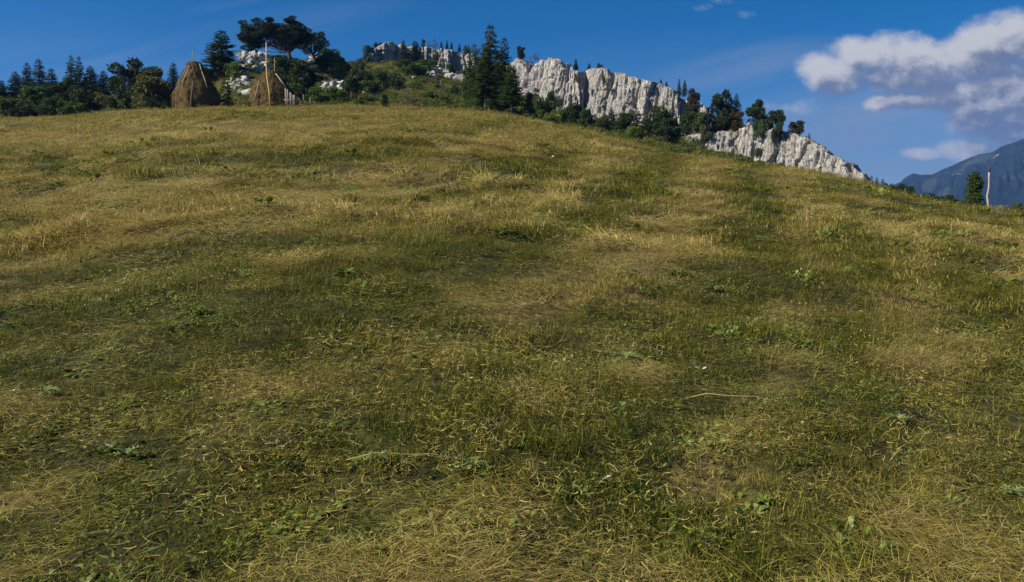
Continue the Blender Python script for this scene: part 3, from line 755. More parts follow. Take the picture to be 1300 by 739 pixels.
# far left
T('spruce_tree','spruce0',3,102,126,15,CN,'small dark spruce cut by the left edge of the picture','tree',GL)
T('spruce_tree','spruce3',21,91,127,26,DK,'bushy dark spruce, second from the left edge','tree',GL)
T('spruce_tree','spruce1',36,80,129,22,DK,'tall pointed spruce left of the tallest slim one on the far left','tree',GL)
T('spruce_tree','spruce2',51,75,129,21,CN,'slim spruce with the highest pointed tip in the far left clump','tree',GL)
T('spruce_tree','spruce0',67,87,129,22,CN,'dark spruce just left of the grassy knoll on the far left','tree',GL)
T('spruce_tree','spruce1',91,71,104,24,CN,'left one of the twin spruces standing on the grassy knoll','tree',GL)
T('spruce_tree','spruce3',101,72,104,22,DK,'right one of the twin spruces standing on the grassy knoll','tree',GL)
T('spruce_tree','spruce3',116,84,119,26,DK,'broad dark spruce on the right flank of the grassy knoll','tree',GL)
T('spruce_tree','spruce2',132,90,123,19,CN,'small narrow spruce between the knoll and the broad dark tree','tree',GL)
T('broadleaf_tree','broad0',172,73,133,58,DK,'largest dark leafy tree left of the haystacks','tree',GL)
T('broadleaf_tree','broad1',194,84,136,54,OL,'olive green leafy tree overlapping the largest dark tree','tree',GL, r=96)
T('spruce_tree','spruce0',221,80,124,20,CN,'slim spruce touching the left side of the left haystack','tree',GL)
T('broadleaf_bush','broad2',150,97,130,26,DK,'dark bush left of the large leafy tree','bush',GL)
T('broadleaf_bush','round',92,104,138,58,DK,'wide dark bush in front of the grassy knoll','bush',GL, r=112)
T('broadleaf_bush','broad3',50,108,140,40,GR,'mid green bush in front of the tallest far left spruces','bush',GL, r=112)
T('broadleaf_bush','round',23,126,147,46,MG,'low green bush near the left edge above the meadow','bush',GL, r=104)
T('shrub','shrub0',4,124,147,26,OL,'olive low shrub cut by the left edge','shrub',GL, r=103)
T('broadleaf_bush','shrub1',112,117,142,44,DK,'low dark bush below the right flank of the knoll','bush',GL, r=106)
T('shrub','shrub2',70,124,147,36,MG,'green shrub at the meadow edge below the knoll','shrub',GL, r=103)
T('shrub','shrub3',143,124,142,18,DK,'small rounded dark shrub standing alone left of the olive tree','shrub',GL, r=100)
T('shrub','shrub0',163,118,141,34,MG,'green shrub under the left side of the large leafy tree','shrub',GL, r=99)
T('shrub','shrub1',207,118,137,30,DK,'dark shrub at the right foot of the olive tree','shrub',GL, r=95)
T('shrub','shrub2',32,130,148,34,DK,'dark shrub at the meadow edge under the bushy spruce','shrub',GL, r=102)
T('shrub','shrub3',92,130,147,40,GR,'low shrub at the meadow edge under the wide dark bush','shrub',GL, r=102)
# knoll behind the haystacks
GK = 'trees on the knoll behind the haystacks'
T('spruce_tree','spruce3',282,39,100,50,CN,'broad spruce with a pointed tip between the two haystacks','tree',GK)
T('shrub','shrub0',298,80,101,30,LG,'light green shrub at the right foot of the broad spruce','shrub',GK)
T('shrub','shrub2',264,86,104,24,MG,'shrub at the left foot of the broad spruce behind the left haystack','shrub',GK)
T('young_spruce','youngspruce',286,103,136,19,MG,'young spruce standing in the gap between the two haystacks','tree',GK, r=88)
PR = {}
pl = [(-4.0,0,3.0,.45),(-2.9,0,3.9,.5),(-2.0,.3,4.9,.55),(-4.3,.2,5.0,.5),(-1.2,.3,5.2,.6),(1.9,0,5.9,.35),(.3,.3,7.3,.45),(-2.8,-.2,7.2,.5),(-4.3,0,7.0,.35),(1.6,.1,4.2,.5),(2.2,.2,4.9,.4),(-3.6,0,5.6,.75),(-3.0,.3,6.3,.85),(-2.2,0,6.0,.7),(-1.4,.4,5.9,.7),(-.6,0,6.3,.7),(.2,-.2,6.0,.75),(.5,.3,7.1,.45),(1.0,0,5.7,.8),(-3.1,0,4.6,.7),(-2.5,.4,5.4,.7),(-3.7,-.2,3.9,.55),(-3.4,.1,3.2,.5),(-.8,.5,6.0,.8),(.4,.4,5.2,.7),(1.7,0,5.0,.55),(-1.7,-.3,6.2,.7),(-.3,-.5,4.6,.5),(.9,-.3,4.3,.6),(-4.1,0,6.3,.4),(1.35,.2,6.3,.4),(-3.8,0,4.3,.5),(-3.5,.3,2.4,.4),(-3.0,0,3.2,.4),(.9,-.2,4.9,.6),(.3,.3,4.3,.5),(1.5,0,3.6,.45),(-1.0,-.3,4.6,.4),(.9,.3,3.5,.5),(1.3,-.3,3.1,.45),(.2,.3,3.6,.4),(1.9,.2,4.2,.45),(.6,-.4,4.0,.45)]
pg = random.Random(8)
for _ in range(44):
    x_ = pg.uniform(-4.2, 2.0); hi_ = 6.6+.65*math.sin(x_*2.4+.4)-.9*max(0, x_-.6); lo_ = 3.3 if x_ < -2.6 else (5.0 if x_ < 0 else 4.2)
    pl.append((x_, pg.uniform(-.7, .7), pg.uniform(lo_, hi_), pg.uniform(.30, .60)))
for _ in range(16):
    x_ = pg.uniform(-4.3, 2.2); pl.append((x_, pg.uniform(-.4, .4), 6.6+.65*math.sin(x_*2.4+.4)-.9*max(0, x_-.6)+pg.uniform(-.1, .7), pg.uniform(.16, .3)))
proto('windpine', pine(401, pl, 6.8), 7.6, 6.0, M_DKBARK)
p2 = [(-.9,0,2.7,.6),(-.3,.2,3.3,.6),(.3,0,3.7,.6),(.9,.1,3.2,.6),(1.4,0,2.7,.55),(1.3,0,1.9,.5),(.2,-.3,2.7,.6),(-.7,.1,1.9,.5),(.6,.2,2.2,.5),(1.0,0,3.9,.3)]
proto('lowpine', pine(402, p2, 3.6), 4.2, 3.6, M_DKBARK)
o = T('windswept_pine','windpine',366,25,84,74,(0.026,0.036,0.014),'windswept dark pine with a spreading crown on the knoll','tree',GK, rz=0)
o = T('windswept_pine','lowpine',398,41,84,36,(0.026,0.036,0.014),'smaller dark pine right beside the big windswept pine','tree',GK, rz=0)
T('broadleaf_bush','round',366,70,112,56,DK,'dark bush below the windswept pine, right above the right haystack','bush',GK)
T('broadleaf_bush','broad2',390,80,122,46,DK,'large dark bush right of the right haystack','bush',GK)
T('broadleaf_bush','broad3',414,58,96,40,DK,'dark bush right of the pine with the white crag in it','bush',GK)
T('broadleaf_bush','broad1',430,68,104,34,GR,'greener bush sloping down right of the pine','bush',GK)
T('shrub','shrub1',376,108,131,34,GR,'green shrub above the wooden fence','shrub',GS, r=98)
T('shrub','shrub0',400,112,132,40,GR,'green shrub right of the wooden fence','shrub',GS, r=97)
T('shrub','shrub2',425,112,131,42,LG,'light green shrub below the low field of white rocks','shrub',GS)
T('shrub','shrub3',446,98,128,34,DK,'dark shrub right of the low field of white rocks','shrub',GS)
T('shrub','shrub3',449,88,100,13,DK,'tiny dark shrub above the white rocks','shrub',GS)
T('shrub','shrub1',455,74,96,18,MG,'green shrub on the skyline left of the summit cliff','shrub',GS)
T('shrub','shrub2',466,90,112,26,DK,'dark shrub left in the row below the summit cliff','shrub',GS)
T('shrub','shrub0',484,92,114,34,GR,'green shrub in the middle of the row below the summit cliff','shrub',GS)
T('shrub','shrub1',503,94,115,30,MG,'green shrub right in the row below the summit cliff','shrub',GS)
T('shrub','shrub3',470,104,122,40,GR,'wide shrub in front of the row below the summit cliff','shrub',GS)
T('juniper','column',489,119,138,15,MG,'small green juniper standing at the meadow edge','shrub',GS)
T('thin_bush','thin',517,106,139,32,(0.085,0.085,0.045),'sparse greyish bush with see-through twigs at the meadow edge','shrub',GS)
T('shrub','shrub0',440,124,133,30,MG,'low shrub at the meadow edge right of the fence','shrub',GS)
T('shrub','shrub2',458,126,135,22,LG,'low light shrub left of the small juniper','shrub',GS)
T('shrub','shrub1',540,116,128,26,LG,'light green shrub on the open slope, left one','shrub',GS)
T('shrub','shrub3',553,121,130,20,MG,'small shrub on the open slope, middle one','shrub',GS)
T('shrub','shrub0',566,122,134,28,GR,'green shrub on the open slope nearest the tall trees','shrub',GS)
T('shrub','shrub2',578,108,124,16,DK,'dark shrub left of the tall trees beside the pale slab','shrub',GS)
T('shrub','shrub1',556,107,115,9,DK,'tiny dark shrub by a lone stick on the slope','shrub',GS)
# summit cliff
T('broadleaf_bush','shrub0',468,58,82,20,DK,'dark bush clinging to the left end of the summit cliff','bush',GC)
T('broadleaf_bush','shrub2',481,54,64,16,DK,'thin dark bush on the left shoulder of the summit cliff','bush',GC, r=214)
T('spruce_tree','spruce0',512,51,91,20,MG,'slim green conifer against the left part of the summit cliff','tree',GC, r=203)
T('spruce_tree','spruce3',527,52,92,36,DK,'broad dark conifer in front of the summit cliff','tree',GC, r=202)
T('broadleaf_bush','round',530,76,97,56,GR,'wide bright green bush at the foot of the summit cliff','bush',GC)
T('broadleaf_bush','shrub1',553,67,84,12,DK,'small dark bush against the summit cliff face','bush',GC, r=206)
T('broadleaf_bush','shrub3',572,82,95,18,MG,'green bush at the right foot of the summit cliff','bush',GC)
for px_, yt, w_, c_, k_, lb in ((537,50,7,DK,'shrub0','tiny dark bush on the summit cliff top, leftmost of the row'),(545,51,6,BR,'thin','tiny brown twiggy bush on the summit cliff top'),(552,48,9,BR,'thin','reddish bare bush, tallest on the summit cliff top'),
    (560,52,7,DK,'spruce0','tiny dark spruce right of the reddish bare bush'),(567,51,6,CN,'spruce1','tiny spruce in the middle of the summit cliff top row'),(573,53,6,CN,'spruce2','tiny spruce near the right end of the summit cliff top row'),(583,55,6,CN,'spruce0','last tiny spruce before the tall trees'),(593,57,12,DK,'shrub2','dark bush on the skyline touching the tall trees')):
    T('spruce_tree' if 'spruce' in k_ else 'shrub',k_,px_,yt,0,w_,c_,lb,'tree' if 'spruce' in k_ else 'shrub',GC, r=219)
# tall trees in the middle
GT = 'tall dark conifers in the middle'
T('spruce_tree','spruce3',622,31,132,46,CN,'tallest spruce of the middle clump','tree',GT, r=112)
T('spruce_tree','spruce3',603,56,132,36,MG,'dark spruce left of the tallest spruce','tree',GT, r=116)
T('spruce_tree','spruce1',640,48,132,34,DK,'narrow spruce right of the tallest spruce','tree',GT, r=114)
T('larch_tree','larch',616,58,137,54,(0.048,0.082,0.016),'green open conifer with a pale bare trunk, left one','tree',GT, r=99)
T('larch_tree','larch',649,82,141,48,(0.048,0.082,0.016),'smaller green open conifer with a pale trunk, right one','tree',GT, r=97, rz=2.0)
T('spruce_tree','spruce3',634,72,136,36,DK,'dark spruce between the two pale trunks','tree',GT, r=106)
T('broadleaf_bush','broad0',598,84,132,34,MG,'dark bush at the left foot of the tall conifers','bush',GT, r=118)
T('broadleaf_bush','shrub3',636,112,139,44,DK,'dark bush behind the pale trunks','bush',GT, r=103)
T('shrub','shrub1',602,124,137,34,GR,'green shrub in front of the left pale trunk','shrub',GT, r=100)
T('broadleaf_bush','round',661,58,74,13,(0.035,0.03,0.014),'round dark reddish bush on the skyline right of the tall conifers','bush',GC, r=181)
T('broadleaf_bush','broad3',664,74,98,26,DK,'dark bush at the left end of the long cliff','bush',GC, r=168)
T('thin_bush','thin',674,69,84,9,OL,'sparse bush on the left top of the long cliff','shrub',GC, r=177)
T('thin_bush','thin',680,66,78,9,BR,'brownish sparse bush beside the highest point of the long cliff','shrub',GC, r=178)
# long cliff
T('spruce_tree','spruce0',731,75,88,9,CN,'small pointed spruce on the long cliff top, leftmost','tree',GC, r=172)
T('spruce_tree','spruce2',724,80,88,5,CN,'tiny spruce just left of the leftmost pointed spruce on the long cliff','tree',GC, r=172)
T('spruce_tree','spruce1',748,80,90,8,DK,'small spruce above the dark cleft of the long cliff','tree',GC, r=170)
T('broadleaf_bush','shrub1',762,81,90,10,DK,'small round dark bush on the long cliff top','bush',GC, r=169)
T('spruce_tree','spruce3',725,102,126,20,DK,'dark spruce growing on a ledge in the cliff face','tree',GC, r=160)
T('spruce_tree','spruce1',740,101,135,15,DK,'dark narrow spruce inside the cleft of the long cliff','tree',GC, r=158)
T('spruce_tree','spruce2',839,100,110,6,CN,'tiny spruce on the long cliff top, left of a close pair','tree',GC, r=160)
T('spruce_tree','spruce0',846,103,113,7,CN,'tiny spruce on the long cliff top, right of a close pair','tree',GC, r=159)
T('spruce_tree','spruce1',862,100,120,9,DK,'left of two slim spruces where the long cliff drops','tree',GC, r=158)
T('spruce_tree','spruce3',869,101,121,11,DK,'right of two slim spruces where the long cliff drops','tree',GC, r=157)
# foot of the long cliff
GF = 'shrubs along the foot of the long cliff'
for i, (px_, yt, yb, w_, c_, k_, lb) in enumerate([(672,118,141,26,MG,'shrub0','green shrub right beside the tall conifers'),(686,124,147,26,GR,'shrub1','green shrub under the left end of the long cliff'),(697,118,148,24,MG,'broad1','taller green shrub under the left end of the long cliff'),
  (706,138,156,32,LG,'shrub2','bright green low shrub below the cliff ledge'),(688,140,152,20,LG,'shrub3','small bright shrub at the meadow edge, right of the tall conifers'),(728,132,157,34,DK,'broad2','dark bush left of the cleft foot'),(745,140,163,28,DK,'shrub3','dark bush at the foot of the cleft'),
  (738,152,163,26,GR,'shrub0','green low shrub in front of the cleft foot'),(762,148,168,28,DK,'shrub1','dark shrub right of the cleft foot'),(756,157,169,24,GR,'shrub2','green low shrub between cleft and middle of the long cliff'),(776,136,170,24,DK,'spruce1','dark pointed conifer at the foot of the long cliff'),
  (790,141,172,34,DK,'broad3','broad dark bush under the middle of the long cliff'),(775,160,174,30,GR,'shrub0','green shrub in front of the dark pointed conifer'),(808,137,176,30,MG,'spruce3','wide green conifer under the middle of the long cliff'),(806,162,180,32,LG,'shrub3','light green shrub in front of the wide conifer'),
  (836,131,184,40,DK,'broad0','tall dark tree with a domed top under the long cliff'),(853,136,187,34,DK,'spruce3','dark conifer right of the domed tree'),(820,150,180,22,DK,'broad2','dark bush left of the domed tree'),(790,164,179,24,GR,'shrub1','low green shrub under the broad dark bush')]):
    rr_ = float(np.interp(px_, (660, 760, 860), (118, 112, 108))) + (18 if yb-yt > 24 else 2) - (12 if c_ == LG else 0)
    T('conifer' if 'spruce' in k_ else 'shrub', k_, px_, yt, yb, w_, c_, lb, 'tree' if yb-yt > 26 else 'shrub', GF, r=rr_)
# lower cliff
T('broadleaf_tree','round',881,113,145,24,BR,'reddish brown leafy tree between the two parts of the cliff','tree',GC, r=143.6, rock=True)
T('broadleaf_bush','broad1',876,132,172,34,DK,'dark leafy tree below the reddish brown tree','tree',GC, r=141.9, rock=True)
T('broadleaf_tree','broad0',916,112,168,38,(0.022,0.032,0.012),'big dark tree rising above the lower cliff','tree',GC, r=140.0, rock=True)
T('broadleaf_tree','spruce3',934,119,160,26,DK,'dark pointed tree at the right side of the big dark tree','tree',GC, r=141.1, rock=True)
T('broadleaf_bush','round',933,139,166,24,OR,'rusty orange bush in front of the big dark tree','bush',GC, r=139.2, rock=True)
T('broadleaf_bush','broad3',915,146,172,34,DK,'dark bush on the left top of the lower cliff','bush',GC, r=139.9, rock=True)
T('broadleaf_bush','shrub0',894,158,178,24,OL,'olive bush left of the lower cliff top','bush',GC, r=138.0, rock=True)
T('broadleaf_tree','broad1',961,126,162,30,DK,'round topped dark tree in the middle of the lower cliff top','tree',GC, r=140.1, rock=True)
T('broadleaf_tree','round',975,141,166,28,DK,'low dark tree between the round topped tree and the ragged pine','tree',GC, r=137.5, rock=True)
T('broadleaf_bush','shrub2',965,152,172,20,MG,'green bush hanging over the lower cliff edge','bush',GC, r=135.0, rock=True)
T('ragged_pine','lowpine',990,139,172,24,DK,'ragged pine near the right end of the lower cliff trees','tree',GC, r=136.9, rock=True)
T('broadleaf_bush','shrub3',987,158,180,18,DK,'dark bush hanging below the ragged pine','bush',GC, r=134.1, rock=True)
T('broadleaf_bush','round',1010,153,174,26,(0.045,0.04,0.02),'lone round brownish bush, rightmost on the lower cliff','bush',GC, r=135.9, rock=True)
T('spruce_tree','spruce0',1027,169,178,5,DK,'tiny spruce right of the lone round bush','tree',GC, r=140)
T('shrub','shrub1',878,176,198,34,LG,'bright green shrub at the left foot of the lower cliff','shrub',GC, r=138.9, rock=True)
T('shrub','shrub2',902,190,202,16,MG,'small shrub right of the bright green shrub','shrub',GC, r=137.5, rock=True)
T('broadleaf_bush','broad2',848,150,188,36,DK,'dark tree left of the bright green shrub','tree',GC, r=124)
T('shrub','shrub0',951,193,210,15,MG,'left of two small green shrubs before the lower cliff face','shrub',GC, r=135.6, rock=True)
T('shrub','shrub3',963,189,211,17,MG,'right of two small green shrubs before the lower cliff face','shrub',GC, r=135.1, rock=True)
T('shrub','shrub0',700,116,130,14,OL,'olive shrub on a ledge in the left part of the long cliff','shrub',GC, r=159, rock=True)
T('shrub','shrub2',708,122,136,16,DK,'dark shrub on the cliff ledge left of the ledge spruce','shrub',GC, r=157.5, rock=True)
T('shrub','shrub1',733,94,104,10,OL,'small olive shrub high above the ledge spruce','shrub',GC, r=158.5, rock=True)
T('shrub','shrub3',766,96,110,8,OL,'tiny olive shrub on the cliff face right of the cleft','shrub',GC, r=156, rock=True)
T('broadleaf_bush','broad3',888,140,174,26,MG,'mid green bush under the big dark tree','bush',GC, r=138.5, rock=True)
T('broadleaf_bush','broad1',924,132,168,24,DK,'dark bush between the big dark tree and the rusty orange bush','bush',GC, r=141, rock=True)
# forest edge
for i, (px_, yt, w_, k_) in enumerate([(1106,220,13,'spruce0'),(1113,223,12,'spruce1'),(1120,225,12,'spruce3'),(1128,227,12,'spruce2'),(1135,231,14,'broad0'),(1142,235,14,'spruce3'),(1149,236,14,'broad1'),(1157,233,18,'round'),(1165,240,16,'broad2'),(1172,245,14,'broad3'),(1182,248,16,'shrub0'),(1191,246,18,'shrub1'),(1202,249,18,'shrub2'),(1212,248,18,'shrub3'),(1220,252,14,'shrub0')]):
    th_ = pix(px_, 240)[0]
    T('forest_tree', k_, px_, yt, 0, w_+3, (0.022,0.034,0.013), 'dark tree of the forest edge showing behind the crest left of the pole', 'tree', 'forest edge beyond the crest', r=92)
T('juniper_bush','column',1234,218,262,32,(0.040,0.070,0.018),'dense upright green bush beside the pole on the right crest','bush', None, r=45)
T('shrub','shrub2',1289,257,270,20,MG,'small shrub on the crest near the right edge','shrub', None, r=43)
T('shrub','thin',1204,252,262,16,OL,'thin low shrub on the crest left of the upright bush','shrub', None, r=47)
# ------------------------------------------------------------------ haystacks
def strands(mb, rg, n, surf, lmin, lmax, w):
    """surf(u,v)->P,N,down for arrays"""
    u = rg.uniform(0, 6.283, n); v = rg.uniform(0.0, 1.0, n)
    P, N_, Dn = surf(u, v)
    D = Dn+rndunit(rg, n)*0.5+N_*rg.uniform(-.1, .15, n)[:, None]; D /= np.linalg.norm(D, axis=1)[:, None]
    L = rg.uniform(lmin, lmax, n)
    B_ = np.cross(D, N_); B_ /= (np.linalg.norm(B_, axis=1)[:, None]+1e-9)
    ww = (w*rg.uniform(.6, 1.4, n))[:, None]
    P0 = P+N_*0.01; P1 = P0+D*(L*0.5)[:, None]+N_*0.05; P2 = P0+D*L[:, None]+np.array([0, 0, -1])*(L*0.12)[:, None]
    r = rg.uniform(0, 1, n)
    mb.quads(np.stack([P0-B_*ww, P0+B_*ww, P1+B_*ww, P1-B_*ww], 1), r)
    mb.quads(np.stack([P1-B_*ww, P1+B_*ww, P2+B_*ww*.3, P2-B_*ww*.3], 1), r)
def haystack(px, ybase, r, prof, label, seed, sticks, pole_top, lx=0.0):
    """prof: [(height m, left radius, right radius)]; x is sideways as seen from the meadow"""
    x, y, z, r = place(px, ybase, r)
    root = empty('haystack', (x, y, z), -math.atan2(x, y)); tag(root, label, 'haystack', 'haystacks at the meadow edge')
    pr = np.array(prof, float)
    def rad(u, h):
        rl = np.interp(h, pr[:, 0], pr[:, 1]); rr_ = np.interp(h, pr[:, 0], pr[:, 2]); c = np.cos(u)
        R_ = rl+(rr_-rl)*(c*0.5+0.5)
        return R_*(1+0.065*fbm(c*1.6+seed, np.sin(u)*1.6, h*0.8, 3)) + 0.07*fbm(c*5+seed, np.sin(u)*5, h*2.2, 3)
    H_ = pr[-1, 0]
    us = np.linspace(0, 6.2832, 97)[:-1]; hs = np.linspace(-0.3, H_, 60)
    U_, Hh = np.meshgrid(us, hs, indexing='ij'); R_ = rad(U_, Hh)
    V_ = np.stack([R_*np.cos(U_), R_*np.sin(U_)*0.95, Hh], -1).reshape(-1, 3)
    n, m = U_.shape; i = np.arange(n)[:, None]; j = np.arange(m-1)[None, :]; i2 = (i+1) % n
    Q = np.stack([i*m+j, i2*m+j, i2*m+j+1, i*m+j+1], -1).reshape(-1, 4)
    mb = MB(); mb.add(V_, [], 0.25); mb.f.extend(Q.ravel().tolist()); mb.c.extend([4]*len(Q))
    mb.f.extend([q*m+m-1 for q in range(n)]); mb.c.append(n)
    rg = np.random.RandomState(seed)
    def surf(u, v):
        h = H_*(1-(1-v)**0.8) if False else H_*v
        R1 = rad(u, h); R0 = rad(u, h-0.1)
        P = np.stack([R1*np.cos(u), R1*np.sin(u)*.95, h], 1)
        Dn = np.stack([(R0-R1)*np.cos(u), (R0-R1)*np.sin(u), np.full_like(h, -.1)], 1); Dn /= np.linalg.norm(Dn, axis=1)[:, None]
        N_ = np.stack([np.cos(u), np.sin(u), np.full_like(u, .35)], 1); N_ /= np.linalg.norm(N_, axis=1)[:, None]
        return P, N_, Dn
    strands(mb, rg, 15000, surf, .15, .42, .013)
    link('hay', mb.mesh('hay', M_HAY), root)
    for nm, mt, pts, rd in sticks:
        b = MB(); P = []
        for (sx, sh) in pts:                    # sideways offset and height, laid on the front of the hay
            if nm == 'center_pole': P.append((sx, 0, sh)); continue
            R0 = np.interp(sh, pr[:, 0], (pr[:, 1]+pr[:, 2])/2)*0.97
            yy = -math.sqrt(max(R0*R0-(sx*.9)**2, 0.05))-0.10
            P.append((sx, yy, sh))
        b.tube(P, [rd]*(len(P)-1)+[rd*.7], 7); link(nm, b.mesh(nm, mt, True), root)
    return root
haystack(249,138,86,[(-.3,2.0,2.15),(0,2.0,2.15),(.8,2.08,2.2),(1.5,2.12,2.15),(2.0,1.9,2.0),(2.8,1.5,1.5),(3.6,1.05,1.05),(4.2,.75,.75),(4.6,.55,.5),(4.75,.38,.35)],
  'left haystack, taller and steeper, with a pale stick at its top', 5,
  [('center_pole', M_WOOD, [(-.15,4.2),(-.18,5.1),(-.2,5.8)], .045),
   ('weighing_branch', M_WOOD, [(-.55,4.2),(-.8,3.3),(-1.1,2.6),(-1.15,2.0)], .06),
   ('weighing_branch', M_WOOD, [(-.85,3.8),(-1.2,3.1),(-1.5,2.6),(-1.4,2.2)], .04),
   ('weighing_branch', M_WOOD, [(.4,4.5),(.6,3.7),(.85,2.9),(1.05,2.0)], .06)], 6.2)
haystack(345,136,86,[(-.3,2.15,2.6),(0,2.15,2.6),(.6,2.15,2.5),(1.3,2.08,2.25),(1.9,1.9,1.85),(2.5,1.45,1.25),(3.0,1.1,.9),(3.4,.75,.6),(3.65,.4,.35)],
  'right haystack, lower and rounder, with long yellowish poles on it', 6,
  [('weighing_branch', M_WOOD, [(-1.2,2.3),(-1.3,1.7),(-1.45,1.0),(-1.75,.1)], .06),
   ('center_pole', M_WOOD, [(.35,2.6),(.36,3.9),(.38,5.0)], .05),
   ('weighing_branch', M_WOOD, [(.45,3.3),(1.1,2.35),(1.75,1.2)], .07)], 6.6)
def at(px, py, r):
    th, e_ = pix(px, py); return Vector((r*math.sin(th), r*math.cos(th), e_*r))
def stick(name, mat, pts, rd, label, cat, k=7):
    b = MB(); p0 = pts[0]; b.tube([q-p0 for q in pts], rd, k)
    return tag(link(name, b.mesh(name, mat, True), None, p0), label, cat)
x_, y_, z_, _ = place(343, 136, 83.2)
stick('leaning_pole', M_YELWOOD, [Vector((x_, y_, z_-.2)), at(342,118,83.3), at(339,98,83.9), at(338,80,84.6), at(338,54,86)], [.075,.07,.065,.06,.045], 'long yellowish pole leaning over the front of the right haystack', 'pole')
x_, y_, z_, _ = place(243, 138, 82.9)
stick('dark_post', M_DARKWOOD, [Vector((x_, y_, z_-.2)), at(243.5,122,83.0), at(246,103,83.2)], [.13,.12,.10], 'short dark post standing in front of the left haystack', 'post')
# plank screen and fence right of the right haystack
def plank_screen():
    x, y, z, r = place(369, 136.5, 83.5); o = empty('plank_screen', (x, y, z), -math.atan2(x, y))
    tag(o, 'weathered grey plank screen leaning on the right side of the right haystack', 'plank screen')
    for i in range(7):
        b = MB(); h = 1.9-.12*i+trng.uniform(-.1, .1); b.box((-.45+i*.16, trng.uniform(-.02, .02), h/2), (.145, .03, h), tilt=(-.12, trng.uniform(-.03, .03))); link('plank', b.mesh('plank', M_WOOD), o)
    b = MB(); b.box((.2, -.12, .06), (1.9, .10, .09), rz=.03); link('bottom_rail', b.mesh('bottom_rail', M_WOOD), o)
    b = MB(); b.box((.1, -.16, .75), (1.5, .05, .09), rz=.02); link('rail', b.mesh('rail', M_WOOD), o)
plank_screen()
def fence():
    x, y, z, r = place(385, 135, 84.5); o = empty('wooden_fence', (x, y, z), -math.atan2(x, y)); tag(o, 'short rustic fence of thin upright sticks and rails right of the right haystack', 'fence')
    for i, (sx, h, d) in enumerate([(-.5,1.15,.02),(.05,1.4,-.03),(.65,1.2,.05),(1.1,.8,.08),(-1.0,.9,-.05)]):
        b = MB(); b.tube([(sx, 0, -.2), (sx+d*.5, 0, h*.5), (sx+d, .02, h)], [.05, .045, .035], 7); link('post', b.mesh('post', M_WOOD, True), o)
    for i, (h, a0, a1) in enumerate([(.25,-1.7,1.2),(.55,-1.5,1.3),(.12,-2.1,.6)]):
        b = MB(); b.tube([(a0, -.07, h+.08), (0, -.06, h), (a1, -.07, h+.03)], .035, 6); link('rail', b.mesh('rail', M_WOOD, True), o)
fence()
# pole on the right crest: a stripped crooked trunk with its bark top
x_, y_, z_, _ = place(1253, 262, 42.0)
def crest_pole():
    o = empty('crooked_pole', (x_, y_, z_)); tag(o, 'tall pale crooked wooden pole standing on the right crest', 'pole')
    top = at(1254, 212, 42)-Vector((x_, y_, z_)); h = top.z
    pts = [(0,0,-.3),(.03,0,.15*h),(.045,0,.3*h),(.0,.02,.45*h),(.05,0,.6*h),(.055,.02,.8*h),(.03,0,.9*h)]
    b = MB(); b.tube(pts, [.046,.041,.04,.043,.037,.037,.035], 9); link('shaft', b.mesh('shaft', M_PALEBARK, True), o)
    b = MB(); b.tube([(.03,0,.9*h),(.035,0,.96*h),(.03,0,h)], [.042,.043,.03], 9); b.tube([(.03,0,.93*h),(.12,0,.99*h)], [.03,.015], 5); b.tube([(.03,0,.95*h),(-.05,0,1.01*h)], [.025,.012], 5)
    link('bark_top', b.mesh('bark_top', M_DARKWOOD, True), o)
    for k in (.35, .62):
        b = MB(); b.tube([(.02,0,k*h),(.10,-.02,k*h+.06)], [.025,.012], 5); link('branch_stub', b.mesh('branch_stub', M_PALEBARK, True), o)
crest_pole()
x_, y_, z_, _ = place(559, 112)
stick('dry_stick', M_WOOD, [Vector((x_, y_, z_-.1)), Vector((x_+.05, y_, z_+1.7))], [.06, .04], 'lone thin dead stick upright on the slope below the scree', 'stick')

# ------------------------------------------------------------------ grass: tuft meshes
def blades(mb, rg, n, rad, h0, h1, w, lean=.5, kind=0.0, flat=False, dirc=0.0, seg=3):
    a_ = rg.uniform(0, 6.283, n); q = np.sqrt(rg.uniform(0, 1, n))*rad
    P = np.stack([q*np.cos(a_), q*np.sin(a_), np.full(n, -.01)], 1)
    L = rg.uniform(h0, h1, n)
    b = dirc+rg.normal(0, .7, n) if flat else rg.uniform(0, 6.283, n)
    hd = np.stack([np.cos(b), np.sin(b), 0*b], 1)
    sd = np.stack([-np.sin(b), np.cos(b), 0*b], 1)
    if flat:
        P[:, 2] = rg.uniform(.005, .055, n); le0 = rg.uniform(1.1, 1.6, n); le1 = rg.uniform(1.3, 1.9, n)
        sgn = rg.choice([-1, 1], n)[:, None]; hd = hd*sgn
        bend = sd*rg.normal(0, .25, n)[:, None]
    else:
        le0 = np.abs(rg.normal(0, lean*.6, n)); le1 = le0+np.abs(rg.normal(lean*.9, .4, n)); bend = sd*0
    rnd = rg.uniform(0, 1, n)
    pts = [P]
    for k in range(seg):
        t = (k+.5)/seg; le = le0+(le1-le0)*t
        d = hd*np.sin(le)[:, None]+np.array([0, 0, 1.0])*np.cos(le)[:, None]+bend*t
        pts.append(pts[-1]+d*(L/seg)[:, None])
    for k in range(seg):
        w0 = w*(1-(k/seg)**1.6)*.5; w1 = w*(1-((k+1)/seg)**1.6)*.5
        tw = sd*np.cos(rg.uniform(0, .2))
        mb.quads(np.stack([pts[k]-tw*w0, pts[k]+tw*w0, pts[k+1]+tw*max(w1, w*.06), pts[k+1]-tw*max(w1, w*.06)], 1), rnd)
